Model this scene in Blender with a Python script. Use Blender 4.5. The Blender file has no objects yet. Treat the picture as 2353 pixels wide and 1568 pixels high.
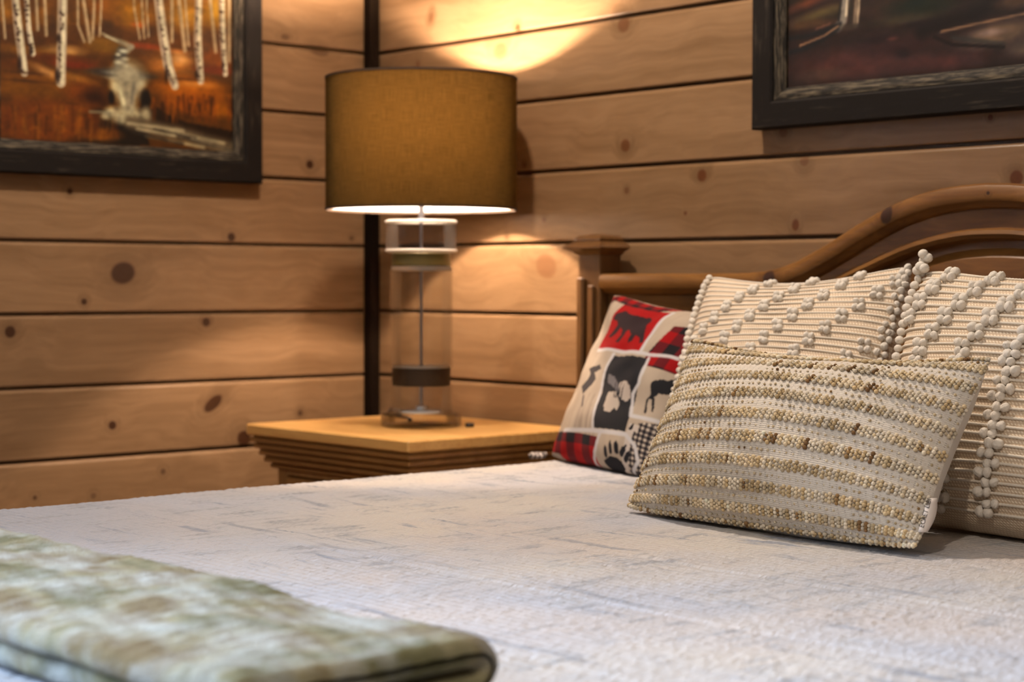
import bpy, math, random
import numpy as np
from mathutils import Vector, Matrix
random.seed(7); rng = np.random.default_rng(7)
sc = bpy.context.scene
COL = sc.collection

# ------------------------------------------------------------------ camera
CAM = Vector((3.1679, -2.4146, 0.9774))
YAW, PIT, ROL, FPX = 0.728013, -0.0324662, 0.0021005, 4158.95
fw = Vector((-math.cos(YAW)*math.cos(PIT), math.sin(YAW)*math.cos(PIT), math.sin(PIT)))
rt = Vector((math.sin(YAW), math.cos(YAW), 0)); up = rt.cross(fw)
r2 = rt*math.cos(ROL)+up*math.sin(ROL); u2 = up*math.cos(ROL)-rt*math.sin(ROL)
cd = bpy.data.cameras.new('camera'); cam = bpy.data.objects.new('camera', cd); COL.objects.link(cam)
M = Matrix((r2, u2, -fw)).transposed().to_4x4(); M.translation = CAM; cam.matrix_world = M
cd.sensor_width = 36; cd.lens = FPX/2353*36; cd.clip_start = .05
cd.dof.use_dof = True; cd.dof.focus_distance = 2.27; cd.dof.aperture_fstop = 4.7; cd.dof.aperture_blades = 9
sc.camera = cam

# ------------------------------------------------------------------ world, lights, exposure
EXPOSURE = 0.0
P_CEIL, P_CEIL2, P_WIN, P_BULB = 90.0, 70.0, 330.0, 2500.0
w = bpy.data.worlds.new('world'); sc.world = w; w.use_nodes = True
bg = w.node_tree.nodes['Background']; bg.inputs[0].default_value = (.45, .62, 1, 1); bg.inputs[1].default_value = .15
sc.view_settings.view_transform = 'Standard'; sc.view_settings.look = 'None'
sc.view_settings.exposure = EXPOSURE; sc.view_settings.gamma = 1; sc.view_settings.use_curve_mapping = False
sc.cycles.use_denoising = True
try:
    sc.cycles.denoiser = 'OPENIMAGEDENOISE'; sc.cycles.denoising_input_passes = 'RGB_ALBEDO_NORMAL'
except Exception: pass
sc.cycles.max_bounces = 10; sc.cycles.diffuse_bounces = 4; sc.cycles.transmission_bounces = 10; sc.cycles.transparent_max_bounces = 12
sc.cycles.sample_clamp_indirect = 6.0; sc.cycles.caustics_reflective = False; sc.cycles.blur_glossy = 1.0

def lamp_light(name, kind, loc, power, color, rot=(0, 0, 0), **kw):
    l = bpy.data.lights.new(name, kind); l.energy = power; l.color = color
    for k, v in kw.items(): setattr(l, k, v)
    o = bpy.data.objects.new(name, l); COL.objects.link(o); o.location = loc; o.rotation_euler = rot
    return o
WARM = (1, .83, .68)
DL = [(1.0, -.72), (2.75, -2.3)]      # the recessed ceiling lights
ZC = 2.36
for i, (x, y) in enumerate(DL):
    lamp_light('downlight_beam', 'SPOT', (x, y, ZC-.045), P_CEIL if i == 0 else P_CEIL2, WARM, spot_size=math.radians(150), spot_blend=.7, shadow_soft_size=.035)
# daylight entering through window_1 in the left wall
lamp_light('window_daylight', 'AREA', (-.12, -2.75, 1.55), P_WIN, (.62, .78, 1), (0, math.radians(-90), 0), shape='RECTANGLE', size=1.1, size_y=1.2)

# ------------------------------------------------------------------ helpers
def tag(o, label=None, cat=None, group=None, kind=None):
    if label: o['label'] = label
    if cat: o['category'] = cat
    if group: o['group'] = group
    if kind: o['kind'] = kind
    return o
def link(name, me, parent=None, mat=None):
    o = bpy.data.objects.new(name, me); COL.objects.link(o)
    if parent is not None: o.parent = parent
    if mat is not None and me is not None:
        if len(me.materials) == 0: me.materials.append(mat)
    return o
def empty(name, loc=(0, 0, 0), parent=None):
    o = bpy.data.objects.new(name, None); COL.objects.link(o); o.location = loc; o.empty_display_size = .05
    if parent is not None: o.parent = parent
    return o
def mesh(name, V, F, smooth=False, uv=None, col=None):
    me = bpy.data.meshes.new(name)
    V = np.asarray(V, dtype=np.float32)
    if isinstance(F, np.ndarray):
        n, k = F.shape
        me.vertices.add(len(V)); me.vertices.foreach_set('co', V.ravel())
        me.loops.add(n*k); me.loops.foreach_set('vertex_index', F.astype(np.int32).ravel())
        me.polygons.add(n); me.polygons.foreach_set('loop_start', np.arange(0, n*k, k, dtype=np.int32))
        me.update(calc_edges=True); me.validate()
    else:
        me.from_pydata([tuple(v) for v in V.tolist()], [], F); me.update()
    if smooth: me.polygons.foreach_set('use_smooth', np.ones(len(me.polygons), dtype=bool))
    if uv is not None:
        l = me.uv_layers.new(name='UVMap'); idx = np.empty(len(me.loops), dtype=np.int32); me.loops.foreach_get('vertex_index', idx)
        l.data.foreach_set('uv', np.asarray(uv, dtype=np.float32)[idx].ravel())
    if col is not None:
        a = me.color_attributes.new('Col', 'FLOAT_COLOR', 'POINT'); c = np.ones((len(V), 4), dtype=np.float32); c[:, :3] = col
        a.data.foreach_set('color', c.ravel())
    return me
def lin(c):
    c = np.asarray(c, dtype=float)/255.
    return np.where(c <= .04045, c/12.92, ((c+.055)/1.055)**2.4)
def boxes(bl, bev=0.0):
    """list of (x0,x1,y0,y1,z0,z1) -> V, F, with chamfered edges when bev>0"""
    V, F = [], []
    for (x0, x1, y0, y1, z0, z1) in bl:
        b = min(bev, (x1-x0)*.3, (y1-y0)*.3, (z1-z0)*.3)
        n = len(V)
        if b <= 0:
            V += [(x, y, z) for x in (x0, x1) for y in (y0, y1) for z in (z0, z1)]
            F += [tuple(n+i for i in f) for f in ((0, 1, 3, 2), (4, 6, 7, 5), (0, 4, 5, 1), (2, 3, 7, 6), (0, 2, 6, 4), (1, 5, 7, 3))]
        else:
            X, Y, Z = (x0, x1), (y0, y1), (z0, z1); id = {}
            for i in (0, 1):
                for j in (0, 1):
                    for k in (0, 1):
                        s = [(1, -1)[i], (1, -1)[j], (1, -1)[k]]; c = [X[i], Y[j], Z[k]]
                        for a in range(3):
                            p = [c[q]+(0 if q == a else s[q]*b) for q in range(3)]
                            id[(i, j, k, a)] = len(V); V.append(tuple(p))
            for a in range(3):
                o1, o2 = [q for q in range(3) if q != a]
                for s in (0, 1):
                    def kk(u, v):
                        t = [0, 0, 0]; t[a] = s; t[o1] = u; t[o2] = v; return id[(t[0], t[1], t[2], a)]
                    q = [kk(0, 0), kk(1, 0), kk(1, 1), kk(0, 1)]
                    F.append(tuple(q))
            for a in range(3):      # edges along axis a
                o1, o2 = [q for q in range(3) if q != a]
                for u in (0, 1):
                    for v in (0, 1):
                        def e(t_, ax):
                            t = [0, 0, 0]; t[a] = t_; t[o1] = u; t[o2] = v; return id[(t[0], t[1], t[2], ax)]
                        F.append((e(0, o1), e(1, o1), e(1, o2), e(0, o2)))
            for i in (0, 1):
                for j in (0, 1):
                    for k in (0, 1): F.append((id[(i, j, k, 0)], id[(i, j, k, 1)], id[(i, j, k, 2)]))
    return V, F
def fixn(me):
    import bmesh
    bm = bmesh.new(); bm.from_mesh(me); bmesh.ops.recalc_face_normals(bm, faces=bm.faces); bm.to_mesh(me); bm.free(); return me
def box_obj(name, bl, mat, parent=None, bev=0.0, smooth=False):
    V, F = boxes(bl, bev); return link(name, fixn(mesh(name, V, F, smooth)), parent, mat)
def lathe(prof, n=48, cx=0, cy=0, closed=False):
    V, F = [], []; m = len(prof)
    for i in range(n):
        a = 2*math.pi*i/n
        for r, z in prof: V.append((cx+r*math.cos(a), cy+r*math.sin(a), z))
    for i in range(n):
        j = (i+1) % n
        for k in range(m if closed else m-1):
            l = (k+1) % m; F.append((i*m+k, j*m+k, j*m+l, i*m+l))
    return V, F
def lathe_obj(name, prof, mat, parent=None, n=48, loc=(0, 0, 0), smooth=True, closed=False):
    V, F = lathe(prof, n, closed=closed)
    me = mesh(name, V, F, smooth)
    import bmesh
    bm = bmesh.new(); bm.from_mesh(me); bmesh.ops.remove_doubles(bm, verts=bm.verts, dist=1e-6)
    bmesh.ops.recalc_face_normals(bm, faces=bm.faces); bm.to_mesh(me); bm.free()
    if smooth:
        me.polygons.foreach_set('use_smooth', np.ones(len(me.polygons), dtype=bool))
        try: me.set_sharp_from_angle(angle=math.radians(40))
        except Exception: pass
    o = link(name, me, parent, mat); o.location = loc; return o
def tube(path, r, n=8):
    P = [Vector(p) for p in path]; V, F = [], []
    rr = r if hasattr(r, '__len__') else [r]*len(P)
    prev = Vector((0, 0, 1))
    for i, p in enumerate(P):
        t = (P[min(i+1, len(P)-1)]-P[max(i-1, 0)]).normalized()
        a = prev-t*prev.dot(t)
        if a.length < 1e-4: a = Vector((1, 0, 0))-t*t.x
        a.normalize(); prev = a; b = t.cross(a)
        for k in range(n):
            g = 2*math.pi*k/n; V.append(tuple(p+(a*math.cos(g)+b*math.sin(g))*rr[i]))
    for i in range(len(P)-1):
        for k in range(n):
            l = (k+1) % n; F.append((i*n+k, i*n+l, (i+1)*n+l, (i+1)*n+k))
    F.append(tuple(range(n-1, -1, -1))); F.append(tuple((len(P)-1)*n+k for k in range(n)))
    return V, F
def tube_obj(name, path, r, mat, parent=None, n=8):
    V, F = tube(path, r, n); return link(name, mesh(name, V, F, True), parent, mat)
def extrude_profile(prof, p0, p1, ax_out, ax_up):
    """closed 2D profile (out, up) swept from p0 to p1"""
    V = []; m = len(prof)
    for p in (p0, p1):
        for a, b in prof: V.append(tuple(Vector(p)+Vector(ax_out)*a+Vector(ax_up)*b))
    F = [(i, (i+1) % m, m+(i+1) % m, m+i) for i in range(m)]+[tuple(range(m)), tuple(range(2*m-1, m-1, -1))]
    return V, F

# ------------------------------------------------------------------ materials
class N:
    def __init__(s, name):
        s.m = bpy.data.materials.new(name); s.m.use_nodes = True; s.t = s.m.node_tree; s.b = s.t.nodes['Principled BSDF']; s.out = s.t.nodes['Material Output']
    def n(s, kind, **kw):
        x = s.t.nodes.new('ShaderNode'+kind)
        for k, v in kw.items():
            if k.startswith('i_'):
                x.inputs[k[2:].replace('_', ' ')].default_value = v
            else: setattr(x, k, v)
        return x
    def l(s, a, b): s.t.links.new(a, b)
    def math(s, op, a, b=None, c=None, clamp=False):
        x = s.t.nodes.new('ShaderNodeMath'); x.operation = op; x.use_clamp = clamp
        for i, v in enumerate((a, b, c)):
            if v is None: continue
            if isinstance(v, (int, float)): x.inputs[i].default_value = v
            else: s.l(v, x.inputs[i])
        return x.outputs[0]
    def vmath(s, op, a, b=None):
        x = s.t.nodes.new('ShaderNodeVectorMath'); x.operation = op
        for i, v in enumerate((a, b)):
            if v is None: continue
            if isinstance(v, tuple): x.inputs[i].default_value = v
            else: s.l(v, x.inputs[i])
        return x.outputs[1] if op in ('LENGTH', 'DISTANCE', 'DOT_PRODUCT') else x.outputs[0]
    def noise(s, vec, scale=5, detail=4, rough=.5, dist=0):
        x = s.n('TexNoise'); x.inputs['Scale'].default_value = scale; x.inputs['Detail'].default_value = detail
        x.inputs['Roughness'].default_value = rough; x.inputs['Distortion'].default_value = dist
        if vec is not None: s.l(vec, x.inputs['Vector'])
        return x.outputs['Fac']
    def ramp(s, fac, stops, interp='LINEAR'):
        x = s.n('ValToRGB'); x.color_ramp.interpolation = interp
        e = x.color_ramp.elements
        while len(e) < len(stops): e.new(.5)
        for i, (p, c) in enumerate(stops): e[i].position = p; e[i].color = (*c, 1) if len(c) == 3 else c
        s.l(fac, x.inputs[0]); return x.outputs[0]
    def mix(s, fac, a, b, blend='MIX'):
        x = s.t.nodes.new('ShaderNodeMix'); x.data_type = 'RGBA'; x.blend_type = blend
        for i, v in ((0, fac), (6, a), (7, b)):
            if isinstance(v, (int, float)): x.inputs[i].default_value = v
            elif isinstance(v, tuple): x.inputs[i].default_value = (*v, 1)
            else: s.l(v, x.inputs[i])
        return x.outputs[2]
    def rng(s, v, a, b, c=0., d=1., smooth=False):
        x = s.n('MapRange'); x.clamp = True
        if smooth: x.interpolation_type = 'SMOOTHSTEP'
        s.l(v, x.inputs[0])
        for i, q in enumerate((a, b, c, d)): x.inputs[i+1].default_value = q
        return x.outputs[0]
    def bump(s, h, strength=.3, dist=.002):
        x = s.n('Bump'); x.inputs['Strength'].default_value = strength; x.inputs['Distance'].default_value = dist
        s.l(h, x.inputs['Height']); s.l(x.outputs[0], s.b.inputs['Normal']); return x
    def base(s, c):
        if isinstance(c, tuple): s.b.inputs['Base Color'].default_value = (*c, 1)
        else: s.l(c, s.b.inputs['Base Color'])
    def pos(s): return s.n('NewGeometry').outputs['Position']
    def xyz(s, v):
        x = s.n('SeparateXYZ'); s.l(v, x.inputs[0]); return x.outputs
    def comb(s, a, b, c):
        x = s.n('CombineXYZ')
        for i, v in enumerate((a, b, c)):
            if isinstance(v, (int, float)): x.inputs[i].default_value = v
            else: s.l(v, x.inputs[i])
        return x.outputs[0]
def simple(name, color, rough=.5, metal=0, spec=.5, noise=0., nscale=30, bump=0.):
    k = N(name); k.b.inputs['Roughness'].default_value = rough; k.b.inputs['Metallic'].default_value = metal
    k.b.inputs['Specular IOR Level'].default_value = spec
    if noise > 0 or bump > 0:
        f = k.noise(k.pos(), nscale, 4)
        c = k.mix(f, tuple(x*(1-noise) for x in color), tuple(min(1, x*(1+noise)) for x in color)); k.base(c)
        if bump > 0: k.bump(f, bump, .001)
    else: k.base(tuple(color))
    return k.m

def wood(name, c_lo, c_hi, along='x', stretch=14, scale=9, rough=.42, knots=(), knot_c=(.030, .011, .004), plane='xz', bump=.12, spec=.4, tone=.18):
    """grained pine; knots is a list of (a, z, radius, tone) in the plane of the board"""
    k = N(name); p = k.pos(); X, Y, Z = k.xyz(p)
    A = {'x': X, 'y': Y, 'z': Z}
    rnd = k.n('ObjectInfo').outputs['Random']
    off = k.math('MULTIPLY', rnd, 37.0)
    knot_f = knot_h = None
    if knots:
        a = A[along]
        for q in knots:
            ka, kz, r = q[:3]; lt = q[3] if len(q) > 3 else 1.; ang = q[4] if len(q) > 4 else 0.; asp = q[5] if len(q) > 5 else 1.
            da = k.math('SUBTRACT', a, ka); dz = k.math('SUBTRACT', Z, kz)
            if ang:
                ca, sa = math.cos(ang), math.sin(ang)
                d1 = k.math('ADD', k.math('MULTIPLY', da, ca), k.math('MULTIPLY', dz, sa)); d2 = k.math('SUBTRACT', k.math('MULTIPLY', dz, ca), k.math('MULTIPLY', da, sa))
            else: d1, d2 = da, dz
            d = k.math('SQRT', k.math('ADD', k.math('POWER', k.math('MULTIPLY', d1, 1/(r*asp)), 2), k.math('POWER', k.math('MULTIPLY', d2, 1/r), 2)))
            kf = k.rng(d, .78, 1.12, min(1., lt*1.3), 0, True); kh = k.rng(d, 1., 3.2, 1, 0, True)
            knot_f = kf if knot_f is None else k.math('MAXIMUM', knot_f, kf)
            knot_h = kh if knot_h is None else k.math('MAXIMUM', knot_h, kh)
    wob = k.noise(p, 3.5, 2)
    if knot_h is not None: wob = k.math('ADD', wob, k.math('MULTIPLY', knot_h, .22))
    sc_ = {a: (scale/stretch if a == along else scale) for a in 'xyz'}
    v = k.comb(*(k.math('ADD', k.math('MULTIPLY', A[a], sc_[a]), (k.math('ADD', off, k.math('MULTIPLY', wob, .8)) if a != along else off)) for a in 'xyz'))
    g1 = k.noise(v, 2.2, 6, .6, .6); g2 = k.noise(v, 11, 4, .6, .2); g3 = k.noise(p, 2.5, 2)
    g = k.math('ADD', k.math('MULTIPLY', g1, .62), k.math('MULTIPLY', g2, .38))
    c = k.ramp(g, [(.30, c_lo), (.5, tuple((a+b)/2 for a, b in zip(c_lo, c_hi))), (.68, c_hi)])
    tn = k.math('ADD', k.math('MULTIPLY', rnd, tone), k.math('MULTIPLY', g3, tone*1.2)); tn = k.math('SUBTRACT', 1+tone*1.05, tn)
    c = k.mix(1., c, k.comb(tn, tn, tn), 'MULTIPLY')
    if knots:
        c = k.mix(k.math('MULTIPLY', knot_h, .30), c, tuple(x*.62 for x in c_lo))
        kc = k.mix(k.noise(p, 160, 3), knot_c, tuple(min(1, x*1.7) for x in knot_c))
        c = k.mix(knot_f, c, kc)
    k.base(c); k.b.inputs['Roughness'].default_value = rough; k.b.inputs['Specular IOR Level'].default_value = spec
    if bump: k.bump(g2, bump, .001)
    return k.m

KL = [(-.616,.994,.0225,1,.2,1.25),(-.701,.938,.0066),(-.855,.882,.0115,.8),(-.426,.895,.0095),(-.41,.728,.0125,.75,.62,2.1),(-.641,.695,.009),
      (-.73,1.15,.0062),(-.365,1.069,.0095,.9),(-.194,.698,.0066,.6),(-.168,1.227,.0095,.8),(-.142,1.469,.011,.45,-.1,2.2),(-.528,.596,.006,.5),
      (-.807,.565,.005,.6),(-.683,.559,.0066,.4),(-.336,.652,.017,.95),(-.231,1.491,.006,.5,0,1.8),(-.058,1.072,.0048,.6)]
KR = [(.422,1.443,.0165,.42,0,1.25),(.201,1.533,.0075,.5,1.2,1.4),(.474,1.483,.0075,.75),(.77,1.459,.0155,.55),(.157,1.437,.007,.6,1.5,1.6),(.776,1.233,.0125,.65),
      (.78,1.149,.0066,.5),(.969,1.169,.0115,.85),(.929,1.103,.004,.8),(1.184,1.076,.0078,.9,1.5,1.3),(1.156,1.235,.0095,.5),(1.202,1.184,.0095,.4),
      (1.614,1.138,.012,1),(1.567,1.233,.005,1),(.559,1.009,.0245,.38,-.3,1.25),(.553,1.1,.005,.7),(.443,1.068,.0045,.6),(.495,1.21,.005,.7)]
PINE_LO, PINE_HI = (.148, .082, .037), (.275, .165, .085)
M_WALL_L = wood('pine_left_wall', PINE_LO, PINE_HI, 'y', 30, 8, .45, KL, spec=.25)
M_WALL_B = wood('pine_back_wall', PINE_LO, PINE_HI, 'x', 30, 8, .32, KR, spec=.32, knot_c=(.075, .026, .009))
M_PINE = wood('pine_plain', PINE_LO, PINE_HI, 'x', 16, 8, .45)
M_CEIL = simple('ceiling_paint', (.62, .55, .45), .8, noise=.05)
M_FLOOR = wood('floor_boards', (.16, .08, .035), (.30, .17, .08), 'y', 16, 8, .35)
M_DARKTRIM = simple('dark_corner_trim', (.005, .0025, .001), .8, spec=.06, noise=.3)
M_BED = wood('bed_pine', (.095, .036, .008), (.30, .137, .034), 'x', 14, 10, .38, [(1.197,.985,.0135),(1.435,1.085,.0115,.8,1.3,1.4),(1.62,1.112,.003)], knot_c=(.03,.012,.006), tone=.1)
M_BEDV = wood('bed_pine_upright', (.062, .025, .007), (.165, .078, .024), 'z', 14, 10, .38, tone=.1)
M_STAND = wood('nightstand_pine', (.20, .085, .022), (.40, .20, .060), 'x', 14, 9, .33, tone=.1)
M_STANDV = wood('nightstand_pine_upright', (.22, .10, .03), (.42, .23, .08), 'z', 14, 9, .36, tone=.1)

# ------------------------------------------------------------------ room shell
PITCH, J0 = .14, .9159
# plank cross-section (out of the wall, up): softly rounded top edge, small lower edge, groove between
PROF = [(0, .0030), (.0190, .0030), (.0208, .0038), (.0215, .0056), (.0215, .1290), (.0212, .1312), (.0203, .1332), (.0188, .1349), (.0168, .1361), (.0140, .1368), (0, .1370)]
RX, RY = 4.4, -4.2
wall_l = box_obj('wall_left', [(-.16, -.0215, RY, -3.36, 0, ZC), (-.16, -.0215, -3.36, -2.14, 0, .94), (-.16, -.0215, -3.36, -2.14, 2.14, ZC), (-.16, -.0215, -2.14, .16, 0, ZC)], M_PINE)
tag(wall_l, 'left wall clad in horizontal knotty pine planks', kind='structure')
wall_b = box_obj('wall_back', [(-.16, RX+.1, .0215, .16, 0, ZC)], M_PINE)
tag(wall_b, 'wall behind the bed clad in horizontal knotty pine planks', kind='structure')
V, F = extrude_profile(PROF, (-.0215, -1.9, 0), (-.0215, .0215, 0), (1, 0, 0), (0, 0, 1)); mL = fixn(mesh('plank', V, F)); mL.materials.append(M_WALL_L)
V, F = extrude_profile(PROF, (-.0215, .0215, 0), (2.9, .0215, 0), (0, -1, 0), (0, 0, 1)); mB = fixn(mesh('plank', V, F)); mB.materials.append(M_WALL_B)
for k in range(-5, 9):
    z = J0+k*PITCH-.0007
    o = link('plank', mL, wall_l); o.location = (0, 0, z)
    o = link('plank', mB, wall_b); o.location = (0, 0, z)
for nm, b in (('wall_right', (RX, RX+.1, RY, .02, 0, ZC)), ('wall_front', (-.16, RX+.1, RY-.1, RY, 0, ZC))):
    tag(box_obj(nm, [b], M_PINE), 'plain pine wall closing the room', kind='structure')
tag(box_obj('floor', [(-.16, RX+.1, RY-.1, .16, -.08, 0)], M_FLOOR), 'brown wooden floor', kind='structure')
tag(box_obj('ceiling', [(-.16, RX+.1, RY-.1, .16, ZC, ZC+.08)], M_CEIL), 'pale ceiling', kind='structure')
tag(box_obj('trim_1', [(.0, .0262, -.0262, 0, 0, ZC)], M_DARKTRIM, bev=.002), 'dark brown square strip in the corner of the room', kind='structure')
# window in the left wall, beyond the frame, where the cool daylight enters
win = box_obj('window_1', [(-.10, .012, -3.40, -3.34, .90, 2.18), (-.10, .012, -2.16, -2.10, .90, 2.18), (-.10, .012, -3.34, -2.16, .90, .96), (-.10, .012, -3.34, -2.16, 2.12, 2.18), (-.06, -.03, -2.765, -2.735, .96, 2.12)], simple('window_paint', (.7, .68, .64), .5), bev=.004)
tag(win, 'white framed window in the left wall', kind='structure')
kg = N('window_glass'); tb = kg.n('BsdfTransparent'); gb = kg.n('BsdfGlossy'); gb.inputs['Roughness'].default_value = .02
fr = kg.n('Fresnel'); fr.inputs[0].default_value = 1.45; mx = kg.n('MixShader'); kg.l(fr.outputs[0], mx.inputs[0]); kg.l(tb.outputs[0], mx.inputs[1]); kg.l(gb.outputs[0], mx.inputs[2]); kg.l(mx.outputs[0], kg.out.inputs[0])
box_obj('pane', [(-.048, -.044, -3.34, -2.765, .96, 2.12), (-.048, -.044, -2.735, -2.16, .96, 2.12)], kg.m, win)

# ------------------------------------------------------------------ ceiling lights
M_WHITE = simple('white_enamel', (.8, .78, .74), .4)
ke = N('lit_lens'); ke.base((.9, .8, .7)); ke.b.inputs['Emission Color'].default_value = (*WARM, 1); ke.b.inputs['Emission Strength'].default_value = 8
for i, (x, y) in enumerate(DL):
    t = empty('ceiling_light', (x, y, ZC))
    where = ['above the nightstand side of the bed', 'above the foot of the bed'][i]
    tag(t, 'round recessed ceiling light with white ring '+where, 'ceiling light', 'recessed ceiling lights')
    lathe_obj('trim_ring', [(.062, -.002), (.066, -.012), (.085, -.010), (.092, 0.0), (.062, 0.0)], M_WHITE, t, 32, closed=True)
    lathe_obj('lens', [(0, -.006), (.060, -.006), (.060, -.001), (0, -.001)], ke.m, t, 32)

# ------------------------------------------------------------------ nightstand
ns = empty('nightstand', (.44, -.24, 0)); tag(ns, 'honey pine nightstand with moulded top edge standing in the corner', 'nightstand')
def off(bl): return [(a-.44, b-.44, c+.24, d+.24, e, f) for a, b, c, d, e, f in bl]
X0, X1, Y0, Y1 = .184, .694, -.452, -.024
M_STOP = wood('nightstand_top_pine_lit', (.50, .25, .065), (.74, .45, .16), 'x', 14, 9, .33, tone=.1)  # paler copy of the stand's pine: light from above put into the colour
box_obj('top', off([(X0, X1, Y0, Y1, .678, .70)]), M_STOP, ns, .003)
tops = []
z = .678
for i, (ins, h) in enumerate([(.010, .004), (.004, .009), (.013, .003), (.010, .010), (.020, .003), (.017, .010), (.027, .003), (.024, .010), (.036, .004), (.033, .008)]):
    tops.append((X0+ins, X1-ins, Y0+ins, Y1, z-h, z)); z -= h
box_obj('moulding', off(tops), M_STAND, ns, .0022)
bx0, bx1, by0 = X0+.047, X1-.047, Y0+.047
zt = z
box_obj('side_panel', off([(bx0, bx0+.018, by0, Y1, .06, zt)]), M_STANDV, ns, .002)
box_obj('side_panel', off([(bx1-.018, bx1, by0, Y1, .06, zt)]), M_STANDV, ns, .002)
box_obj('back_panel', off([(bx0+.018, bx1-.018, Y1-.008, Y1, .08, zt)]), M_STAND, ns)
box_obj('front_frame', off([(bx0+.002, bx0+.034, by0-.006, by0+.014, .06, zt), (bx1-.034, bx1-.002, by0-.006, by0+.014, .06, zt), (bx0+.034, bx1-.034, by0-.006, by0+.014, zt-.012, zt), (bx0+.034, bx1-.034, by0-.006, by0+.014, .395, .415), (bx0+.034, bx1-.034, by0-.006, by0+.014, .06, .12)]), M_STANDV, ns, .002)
M_KNOB = simple('dark_iron', (.05, .04, .03), .45, .8)
for (za, zb) in ((.418, zt-.015), (.123, .392)):
    d = box_obj('drawer', off([(bx0+.037, bx1-.037, by0-.002, by0+.012, za, zb), (bx0+.037, bx1-.037, by0-.010, by0-.002, zb-.014, zb), (bx0+.037, bx1-.037, by0-.010, by0-.002, za, za+.014), (bx0+.037, bx0+.051, by0-.010, by0-.002, za+.014, zb-.014), (bx1-.051, bx1-.037, by0-.010, by0-.002, za+.014, zb-.014), (bx0+.062, bx1-.062, by0-.008, by0-.002, za+.026, zb-.026)]), M_STAND, ns, .0015)
    V, F = lathe([(0, .026), (.010, .025), (.015, .019), (.013, .012), (.007, .008), (.006, 0)], 20); V = [(x, -zz, y) for x, y, zz in V]
    kn = link('knob', fixn(mesh('knob', V, F, True)), d, M_KNOB); kn.location = (0, by0-.008+.24, (za+zb)/2)
for sx in (bx0+.012, bx1-.042):
    for sy in (by0-.004, Y1-.034):
        V, F = boxes([(sx-.44, sx-.44+.03, sy+.24, sy+.24+.03, 0, .062)], .004); V = [((x-(sx-.425))*(.75 if zz < .03 else 1)+(sx-.425), (y-(sy+.255))*(.75 if zz < .03 else 1)+(sy+.255), zz) for x, y, zz in V]
        link('foot', fixn(mesh('foot', V, F)), ns, M_STANDV)

# ------------------------------------------------------------------ table lamp
LX, LY = .457, -.232
lamp = empty('table_lamp', (LX, LY, .70)); tag(lamp, 'table lamp with stacked clear glass cylinders, olive bands and brown drum shade on nightstand', 'lamp')
def glassmix(name, tint, ior=1.45, rough=.02, k=1.0):
    m = N(name); t = m.n('BsdfTransparent'); t.inputs[0].default_value = (*tint, 1); g = m.n('BsdfGlossy'); g.inputs['Roughness'].default_value = rough
    f = m.n('Fresnel'); f.inputs[0].default_value = ior; s = m.n('MixShader'); m.l(m.math('MULTIPLY', f.outputs[0], k, clamp=True), s.inputs[0]); m.l(t.outputs[0], s.inputs[1]); m.l(g.outputs[0], s.inputs[2]); m.l(s.outputs[0], m.out.inputs[0]); return m.m
M_TUBE = glassmix('thin_clear_glass', (.95, .95, .94), 1.45, .05, .3)
ks = N('solid_clear_acrylic'); ks.base((.97, .97, .96)); ks.b.inputs['Transmission Weight'].default_value = 1; ks.b.inputs['IOR'].default_value = 1.46; ks.b.inputs['Roughness'].default_value = .04
M_SOLID = ks.m
kf_ = N('frosted_acrylic'); kf_.base((.85, .82, .78)); kf_.b.inputs['Transmission Weight'].default_value = .75; kf_.b.inputs['Roughness'].default_value = .35
M_CHROME = simple('brushed_chrome', (.85, .85, .86), .30, 1)
M_BASEG = glassmix('thick_base_glass', (.88, .87, .85), 1.5, .06, .7)
M_PUCK = glassmix('puck_glass', (.86, .85, .84), 1.5, .22, .7)
M_ROD = simple('steel_rod', (.30, .32, .38), .3, 1)
M_OLIVE = simple('olive_metal_band', (.09, .070, .018), .45, .4, noise=.15)
M_BRASSD = simple('dark_bronze_band', (.022, .013, .006), .55, .2, spec=.3, noise=.15)
M_EDGE = simple('pale_rim_highlight', (.80, .79, .74), .25)  # opaque off-white, a rim highlight put into the colour
def rel(z): return z-.70
# clear thick base disc with chrome fitting inside
lathe_obj('base_disc', [(0, 0), (.072, 0), (.077, .003), (.0775, .018), (.075, .024), (.063, .0265), (0, .0265)], M_BASEG, lamp, 64)
lathe_obj('base_fitting', [(0, .0268), (.042, .0268), (.042, .0295), (.040, .0305), (.012, .0315), (.010, .0385), (.004, .040), (0, .040)], simple('satin_steel', (.78, .78, .80), .5, .35, noise=.1), lamp, 40)
def glass_tube(z0, z1, r, th=.004):
    return lathe_obj('glass_cylinder', [(r-th, rel(z0)), (r-.001, rel(z0)), (r, rel(z0)+.001), (r, rel(z1)-.001), (r-.001, rel(z1)), (r-th, rel(z1))], M_TUBE, lamp, 72, closed=True)
glass_tube(.7268, .7785, .0600)
glass_tube(.8130, 1.0040, .0600)
def cap(z0, z1, r, name='glass_plate', mat=None):
    return lathe_obj(name, [(0, rel(z0)), (r-.001, rel(z0)), (r, rel(z0)+.001), (r, rel(z1)-.001), (r-.001, rel(z1)), (0, rel(z1))], mat or kf_.m, lamp, 64)
cap(.9985, 1.0075, .0575)
cap(.8130, .8165, .0555)
tag(cap(.779, .813, .0562, 'band', M_BRASSD), 'dark bronze lower band')
tag(cap(1.0078, 1.0330, .0565, 'band', M_OLIVE), 'olive upper band')
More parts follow.
